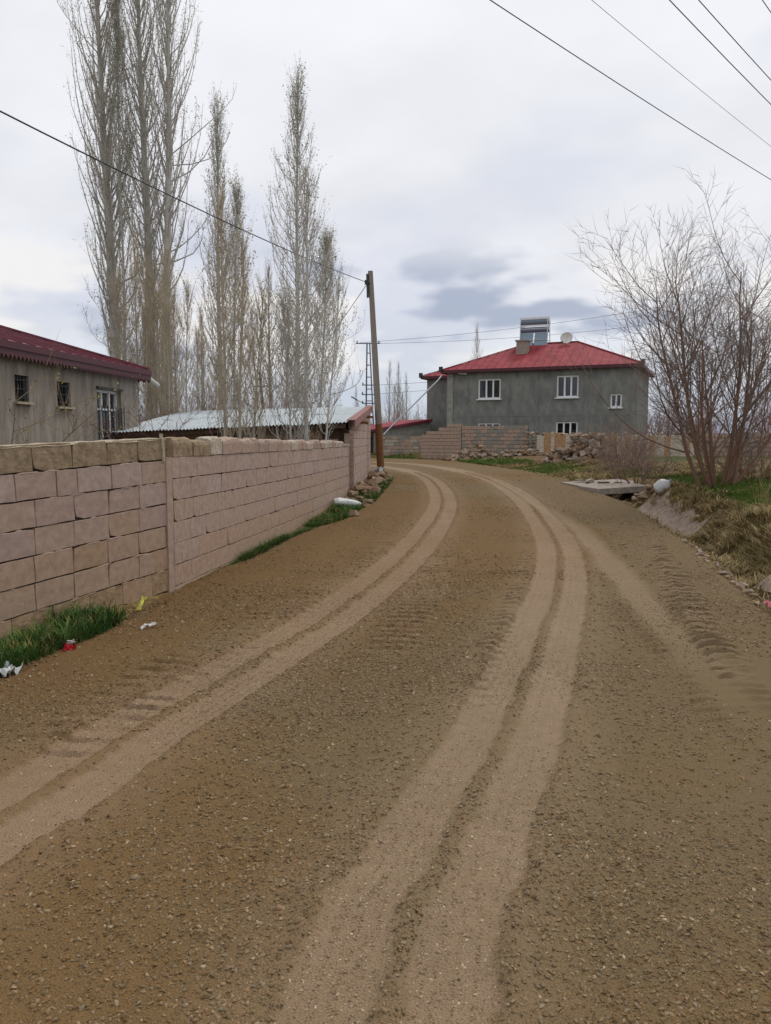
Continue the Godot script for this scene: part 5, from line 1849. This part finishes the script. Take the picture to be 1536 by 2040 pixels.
	tag(put("dry_reed_clump", mb.mesh(), M["grass"], null, Vector3(6.55, ground_y(6.55, -12.9), -12.9)), "clump of tall straw-coloured dead stalks at the right edge", "weeds")

# ---------------------------------------------------------------- ditch, slab and small things
func build_ditch():
	var g := RandomNumberGenerator.new()
	g.seed = 91
	var t := thing("canal_lining", "tilted grey concrete lining slabs on the far side of the ditch", "ditch lining")
	for q in [[-13.9, -15.4], [-15.42, -16.9], [-16.92, -18.3]]:
		var mb := MB.new()
		var k := 12
		var grid := []
		for i in k + 1:
			var z := lerpf(q[0], q[1], float(i) / k)
			var row := []
			var top := 1.02 + 0.3 * nz2.get_noise_2d(z * 90.0, 7.0)
			for j in 7:
				var x := edge_x(RIGHT, z) + lerpf(0.5, top, j / 6.0)
				row.append(Vector3(x, slope_y(x, z) + 0.045, z))
			grid.append(row)
		var dn := Vector3(0.05, -0.09, 0)
		for i in k:
			for j in 6:
				mb.quad(grid[i][j], grid[i][j + 1], grid[i + 1][j + 1], grid[i + 1][j])
			mb.quad(grid[i][6], grid[i][6] + dn, grid[i + 1][6] + dn, grid[i + 1][6])
			mb.quad(grid[i + 1][0], grid[i + 1][0] + dn, grid[i][0] + dn, grid[i][0])
		for j in 6:
			mb.quad(grid[0][j] + dn, grid[0][j + 1] + dn, grid[0][j + 1], grid[0][j])
			mb.quad(grid[k][j], grid[k][j + 1], grid[k][j + 1] + dn, grid[k][j] + dn)
		put("slab", mb.mesh(), M["lining"], t)
	t = thing("canal_lining", "broken grey concrete slab in the ditch at the right edge", "ditch lining")
	var sm := MB.new()
	var bs := Basis(Vector3.UP, 0.25) * Basis(Vector3(0, 0, 1), 0.55)
	sm.box(Vector3(4.86, -0.12, -9.0), Vector3(0.55, 0.07, 0.8), bs)
	put("slab", sm.mesh(), M["lining"], t)
	# plank bridge over the ditch
	t = thing("slab_bridge", "cracked concrete slab laid across the ditch as a footbridge", "bridge")
	var by := base_y(-20.5)
	for q in [[Vector3(6.25, by + 0.06, -20.0), Vector3(2.1, 0.15, 1.3), 0.18], [Vector3(6.0, by + 0.05, -21.6), Vector3(1.7, 0.13, 1.6), 0.1]]:
		var mb := MB.new()
		var b := Basis(Vector3.UP, q[2]) * Basis(Vector3(0, 0, 1), 0.05)
		mb.box(q[0], q[1], b)
		put("slab", mb.mesh(), M["concrete"], t)
	for q in [[5.72, -21.5, 0.3], [5.98, -21.2, 0.24], [6.35, -20.9, 0.16], [5.5, -21.9, 0.2]]:
		var o := MeshInstance3D.new()
		o.mesh = rocks[g.randi() % rocks.size()]
		o.material_override = M["rock_2"]
		o.basis = Basis(Vector3.UP, g.randf() * TAU) * Basis.from_scale(Vector3(q[2] * 1.3, q[2] * 0.32, q[2]))
		o.position = Vector3(q[0], by + 0.15, q[1])
		o.name = "flat_stone"
		t.add_child(o, true)
	# earth and stones shoring the ends of the slab
	rubble("rubble_heap", "earthy stones shoring the near end of the slab bridge", Vector3(6.1, 0, -18.9), Vector3(0.5, 0, 0.15), Vector3(0.15, 0, 0.3), 0.35, 34, 0.06, 0.17, [0, 1, 3], 94)
	# stones washed along the ditch
	var i2 := 0
	rubble("ditch_stones", "pale stones lying in a row along the near edge of the ditch", Vector3(4.15, 0, -8.9), Vector3(0.62, 0, -2.5), Vector3(0.3, 0, 0.05), 0.04, 260, 0.012, 0.06, [0, 1, 2, 0], 95)

func crumple(sd: int, w: float, h: float, amp: float, k := 7) -> ArrayMesh:
	var g := RandomNumberGenerator.new()
	g.seed = sd
	var grid := []
	for j in k:
		var row := []
		for i in k:
			var u := i / (k - 1.0) - 0.5
			var v := j / (k - 1.0) - 0.5
			row.append(Vector3(u * w, absf(g.randf_range(0.0, amp)) + amp * 0.4 * sin(u * 9.0) * cos(v * 7.0), v * h) + Vector3(g.randf_range(-1, 1), 0, g.randf_range(-1, 1)) * w * 0.07)
		grid.append(row)
	var mb := MB.new()
	for j in k - 1:
		for i in k - 1:
			mb.tri(grid[j][i], grid[j + 1][i], grid[j + 1][i + 1])
			mb.tri(grid[j][i], grid[j + 1][i + 1], grid[j][i + 1])
	return mb.mesh()

func build_litter():
	# red and white wrapper standing in the verge
	var t := thing("snack_wrapper", "crumpled red and white wrapper at the edge of the wall grass", "litter", Vector3(-2.36, ground_y(-2.36, -5.63) + 0.01, -5.63))
	var o := put("red_side", crumple(1, 0.1, 0.14, 0.035), plain("litter_red", rgb(176, 22, 34), 0.35), t, Vector3(0, 0.02, 0))
	o.rotation = Vector3(0.9, 0.3, 0.2)
	o = put("white_side", crumple(2, 0.08, 0.03, 0.02), M["white_plastic"], t, Vector3(-0.005, 0.1, -0.035))
	o.rotation = Vector3(1.0, 0.1, 0.5)
	o = put("yellow_wrapper", crumple(3, 0.09, 0.14, 0.03), plain("litter_yellow", rgb(206, 204, 84), 0.4))
	o.position = Vector3(-2.24, ground_y(-2.24, -6.98) + 0.07, -6.98); o.rotation = Vector3(0.9, -0.5, 0.35)
	tag(o, "yellow plastic wrapper leaning against the foot of the block wall", "litter")
	o = put("paper_scrap", crumple(4, 0.13, 0.05, 0.02), M["white_plastic"])
	o.position = Vector3(-1.98, 0.035, -6.3); o.rotation = Vector3(0.1, 0.6, 0.1)
	tag(o, "small white paper scrap lying on the soil near the yellow wrapper", "litter")
	o = put("plastic_bag", crumple(5, 0.15, 0.15, 0.07), plain("bag_white", rgb(190, 192, 190), 0.5))
	o.position = Vector3(-2.55, ground_y(-2.55, -5.05) + 0.02, -5.05)
	tag(o, "torn white plastic bag in the grass at the left edge", "litter")
	# white sack by the rubble
	var mb := MB.new()
	var ring := []
	var g := RandomNumberGenerator.new()
	g.seed = 41
	for i in 9:
		var u := i / 8.0
		var r := 0.13 * sqrt(maxf(0.02, sin(PI * lerpf(0.12, 0.97, u)))) * lerpf(1.15, 0.7, u)
		var row := []
		for j in 12:
			var a := TAU * j / 12
			row.append(Vector3(u * 0.62 - 0.31, sin(a) * r * 0.8 * g.randf_range(0.88, 1.1), cos(a) * r * g.randf_range(0.88, 1.1)))
		ring.append(row)
	for i in 8:
		for j in 12:
			mb.quad(ring[i][j], ring[i][(j + 1) % 12], ring[i + 1][(j + 1) % 12], ring[i + 1][j])
	mb.poly(ring[8])
	var rv: Array = ring[0].duplicate()
	rv.reverse()
	mb.poly(rv)
	o = put("sack", mb.mesh(), M["bag_white"])
	o.position = Vector3(-0.78, ground_y(-0.78, -15.6) + 0.11, -15.6); o.rotation = Vector3(0, 0.5, -0.08)
	tag(o, "white plastic sack lying in the grass below the rubble", "sack")
	# rounded stone in the grass
	o = put("boulder", rocks[2], M["rock_1"])
	o.scale = Vector3(0.18, 0.15, 0.15)
	o.position = Vector3(-0.62, ground_y(-0.62, -14.4) + 0.08, -14.4)
	tag(o, "single rounded beige stone on the grass beside the road", "stone")
	# rubble around the foot of the pole
	rubble("rubble_heap", "heap of broken blocks and stones between wall end and wooden pole", Vector3(-0.38, 0, -20.6), Vector3(0.28, 0, -4.6), Vector3(0.3, 0, 0.05), 0.34, 130, 0.06, 0.2, [0, 1, 3, 3], 96)
	o = put("plastic_bag", crumple(8, 0.3, 0.3, 0.14), M["bag_white"])
	o.position = Vector3(-0.2, ground_y(-0.2, -23.6) + 0.22, -23.6)
	tag(o, "white plastic bag caught on the stones near the wooden pole", "litter")
	# translucent jug on the right bank
	t = thing("plastic_jug", "pale round plastic jug lying on the bank left of the bare tree", "jug", Vector3(6.35, ground_y(6.35, -18.0) + 0.15, -18.0))
	mb = MB.new()
	var prof := [[0.0, 0.0], [0.12, 0.005], [0.165, 0.05], [0.175, 0.16], [0.165, 0.25], [0.1, 0.32], [0.04, 0.35], [0.035, 0.39]]
	for i in prof.size() - 1:
		for j in 16:
			var a0 := TAU * j / 16
			var a1 := TAU * (j + 1) / 16
			var f := func(q: Array, a: float) -> Vector3: return Vector3(cos(a) * q[0], q[1], sin(a) * q[0])
			mb.quad(f.call(prof[i], a1), f.call(prof[i], a0), f.call(prof[i + 1], a0), f.call(prof[i + 1], a1))
	o = put("body", mb.mesh(), M["bag_white"], t)
	o.rotation = Vector3(0.5, 0, -0.75)
	mb = MB.new()
	mb.cyl(Vector3(0, 0.385, 0), Vector3(0, 0.42, 0), 0.042, 0.042, 10)
	put("cap", mb.mesh(), M["tank_grey"], o)
	# pink thing at the right edge
	o = put("pink_wrapper", crumple(9, 0.12, 0.12, 0.06), plain("litter_pink", rgb(196, 110, 120), 0.5))
	o.position = Vector3(3.58, ground_y(3.58, -7.0) + 0.04, -7.0)
	tag(o, "small crumpled pink wrapper on the road edge at the right", "litter")
	# pale stones on the bank
	for q in [[6.9, -15.6, "pale stone on the grass right of the bare tree's foot"], [5.95, -14.6, "pale stone on the grassy bank in front of the bare tree"]]:
		o = put("bank_stone", rocks[4], M["rock_4"])
		o.scale = Vector3(0.1, 0.06, 0.08)
		o.position = Vector3(q[0], ground_y(q[0], q[1]) + 0.05, q[1])
		tag(o, q[2], "stone")

# ---------------------------------------------------------------- sky
func build_sky() -> Sky:
	var w := 2048
	var h := 1024
	var data := PackedFloat32Array()
	data.resize(w * h * 3)
	var a := FastNoiseLite.new()
	a.seed = 32; a.frequency = 0.01; a.fractal_octaves = 5; a.fractal_gain = 0.5
	a.noise_type = FastNoiseLite.TYPE_SIMPLEX_SMOOTH
	var b := FastNoiseLite.new()
	b.seed = 31; b.frequency = 0.01; b.fractal_octaves = 5; b.fractal_gain = 0.55
	b.noise_type = FastNoiseLite.TYPE_SIMPLEX_SMOOTH
	var top := Vector3(0.86, 0.875, 0.915)
	var midc := Vector3(0.80, 0.815, 0.87)
	var low := Vector3(0.56, 0.63, 0.72)
	var grey := Vector3(0.38, 0.44, 0.57)
	var white := Vector3(0.95, 0.93, 0.91)
	var blue := Vector3(0.50, 0.68, 0.86)
	for j in h:
		var el := PI * 0.5 - PI * (j + 0.5) / h
		var e := rad_to_deg(el)
		if e < -1.0:
			for i in w:
				var k := (j * w + i) * 3
				data[k] = 0.3; data[k + 1] = 0.28; data[k + 2] = 0.24
			continue
		var ce := cos(el)
		var se := sin(el)
		for i in w:
			var az := TAU * ((i + 0.5) / w - 0.5)
			var dx := sin(az) * ce
			var dz := -cos(az) * ce
			var azd := rad_to_deg(az)
			var pj := 1.0 / (maxf(se, 0.0) + 0.16)
			var n1 := a.get_noise_3d(dx * pj * 60.0, dz * pj * 60.0, 7.0)
			var c := midc.lerp(top, sst(9.0, 30.0, e))
			c *= 1.0 + 0.2 * n1 + 0.09 * b.get_noise_3d(dx * pj * 170.0, dz * pj * 170.0, 31.0)
			c = c.lerp(Vector3(0.68, 0.72, 0.84), clampf(-n1 * 2.2, 0.0, 0.7) * sst(45.0, 15.0, e))
			if e < 17.0:
				c = c.lerp(low, sst(10.0, 1.0, e) * 0.85)
				var n2 := b.get_noise_3d(dx * 210.0, e * 11.0, dz * 210.0)
				var n3 := b.get_noise_3d(dx * 420.0 + 90.0, e * 26.0, dz * 420.0)
				var bank := exp(-pow((azd - 5.0) / 8.5, 2.0) - pow((e - 9.4) / 1.8, 2.0)) * 0.46 + exp(-pow((azd - 3.0) / 9.0, 2.0) - pow((e - 6.6) / 1.8, 2.0)) * 0.34
				var open := exp(-pow((azd + 25.0) / 6.0, 2.0) - pow((e - 10.2) / 1.3, 2.0))
				var band := sst(15.0, 10.5, e)
				c = c.lerp(grey, band * 0.85 * sst(0.18, 0.5, n2 + 0.6 * n3 + bank - open * 0.5 - 0.5 * exp(-pow((azd + 24.0) / 10.0, 2.0))))
				c = c.lerp(white, band * 0.8 * sst(1.5, 7.0, e) * sst(-0.02, 0.32, -n2 - 0.65 * n3 - bank * 0.3 + 0.1 * exp(-pow((e - 12.5) / 2.0, 2.0))))
				c = c.lerp(blue, open * 0.8 * sst(-0.25, 0.1, n2 + 0.5 * n3))
			var k := (j * w + i) * 3
			data[k] = c.x; data[k + 1] = c.y; data[k + 2] = c.z
	var img := Image.create_from_data(w, h, false, Image.FORMAT_RGBF, data.to_byte_array())
	var m := PanoramaSkyMaterial.new()
	m.panorama = ImageTexture.create_from_image(img)
	var s := Sky.new()
	s.sky_material = m
	return s

# ---------------------------------------------------------------- scene
func _ready():
	var cam := Camera3D.new()
	cam.name = "camera"
	cam.position = Vector3(0, 1.6, 0)
	cam.rotation_degrees = Vector3(-5.514, 0, 0)
	cam.fov = 67.28
	cam.near = 0.05
	cam.far = 3000.0
	add_child(cam)
	cam.current = true
	var env := Environment.new()
	env.background_mode = Environment.BG_SKY
	env.sky = build_sky()
	env.tonemap_mode = Environment.TONE_MAPPER_LINEAR
	env.tonemap_exposure = 1.0
	env.sdfgi_enabled = true
	env.ssao_enabled = true
	env.ssil_enabled = true
	var we := WorldEnvironment.new()
	we.name = "environment"
	we.environment = env
	add_child(we)
	var sun := DirectionalLight3D.new()
	sun.name = "sun"
	sun.light_energy = 0.5
	sun.light_color = Color(1.0, 0.98, 0.95)
	sun.light_angular_distance = 12.0
	sun.shadow_enabled = true
	add_child(sun)
	sun.look_at_from_position(Vector3(9, 20, -14), Vector3.ZERO)

	rng.seed = 1
	nz.seed = 2; nz.frequency = 0.01; nz.fractal_octaves = 3; nz.noise_type = FastNoiseLite.TYPE_SIMPLEX_SMOOTH
	nz2.seed = 12; nz2.frequency = 0.01; nz2.fractal_octaves = 2; nz2.noise_type = FastNoiseLite.TYPE_SIMPLEX_SMOOTH
	make_materials()
	for q in [[0, 142, 121, 101], [1, 156, 135, 112], [2, 146, 134, 121], [3, 128, 104, 84], [4, 176, 164, 148]]:
		mottled("rock_%d" % q[0], rgb(q[1] - 26, q[2] - 26, q[3] - 24), rgb(q[1], q[2], q[3]), rgb(mini(q[1] + 20, 255), q[2] + 20, q[3] + 20), 0.8, 0.95, 0.8, 0.02, false, 80 + q[0])
	plain("collector", rgb(120, 138, 152), 0.15)
	for i in 6:
		rocks.append(rock_mesh(300 + i, 0.8, 0.3, 1))
	for i in 4:
		pebbles.append(rock_mesh(320 + i, 0.62, 0.35, 0 if i < 2 else 1))
	for i in 14:
		block_meshes.append(block_mesh(500 + i, 0.435, 0.215, 0.0035))
	build_ground()
	build_road()
	build_left_wall()
	build_left_house()
	build_shed()
	build_right_house()
	build_annex()
	build_far_walls()
	build_poles()
	build_trees()
	build_ditch()
	build_litter()
	build_grass()
	build_gravel()
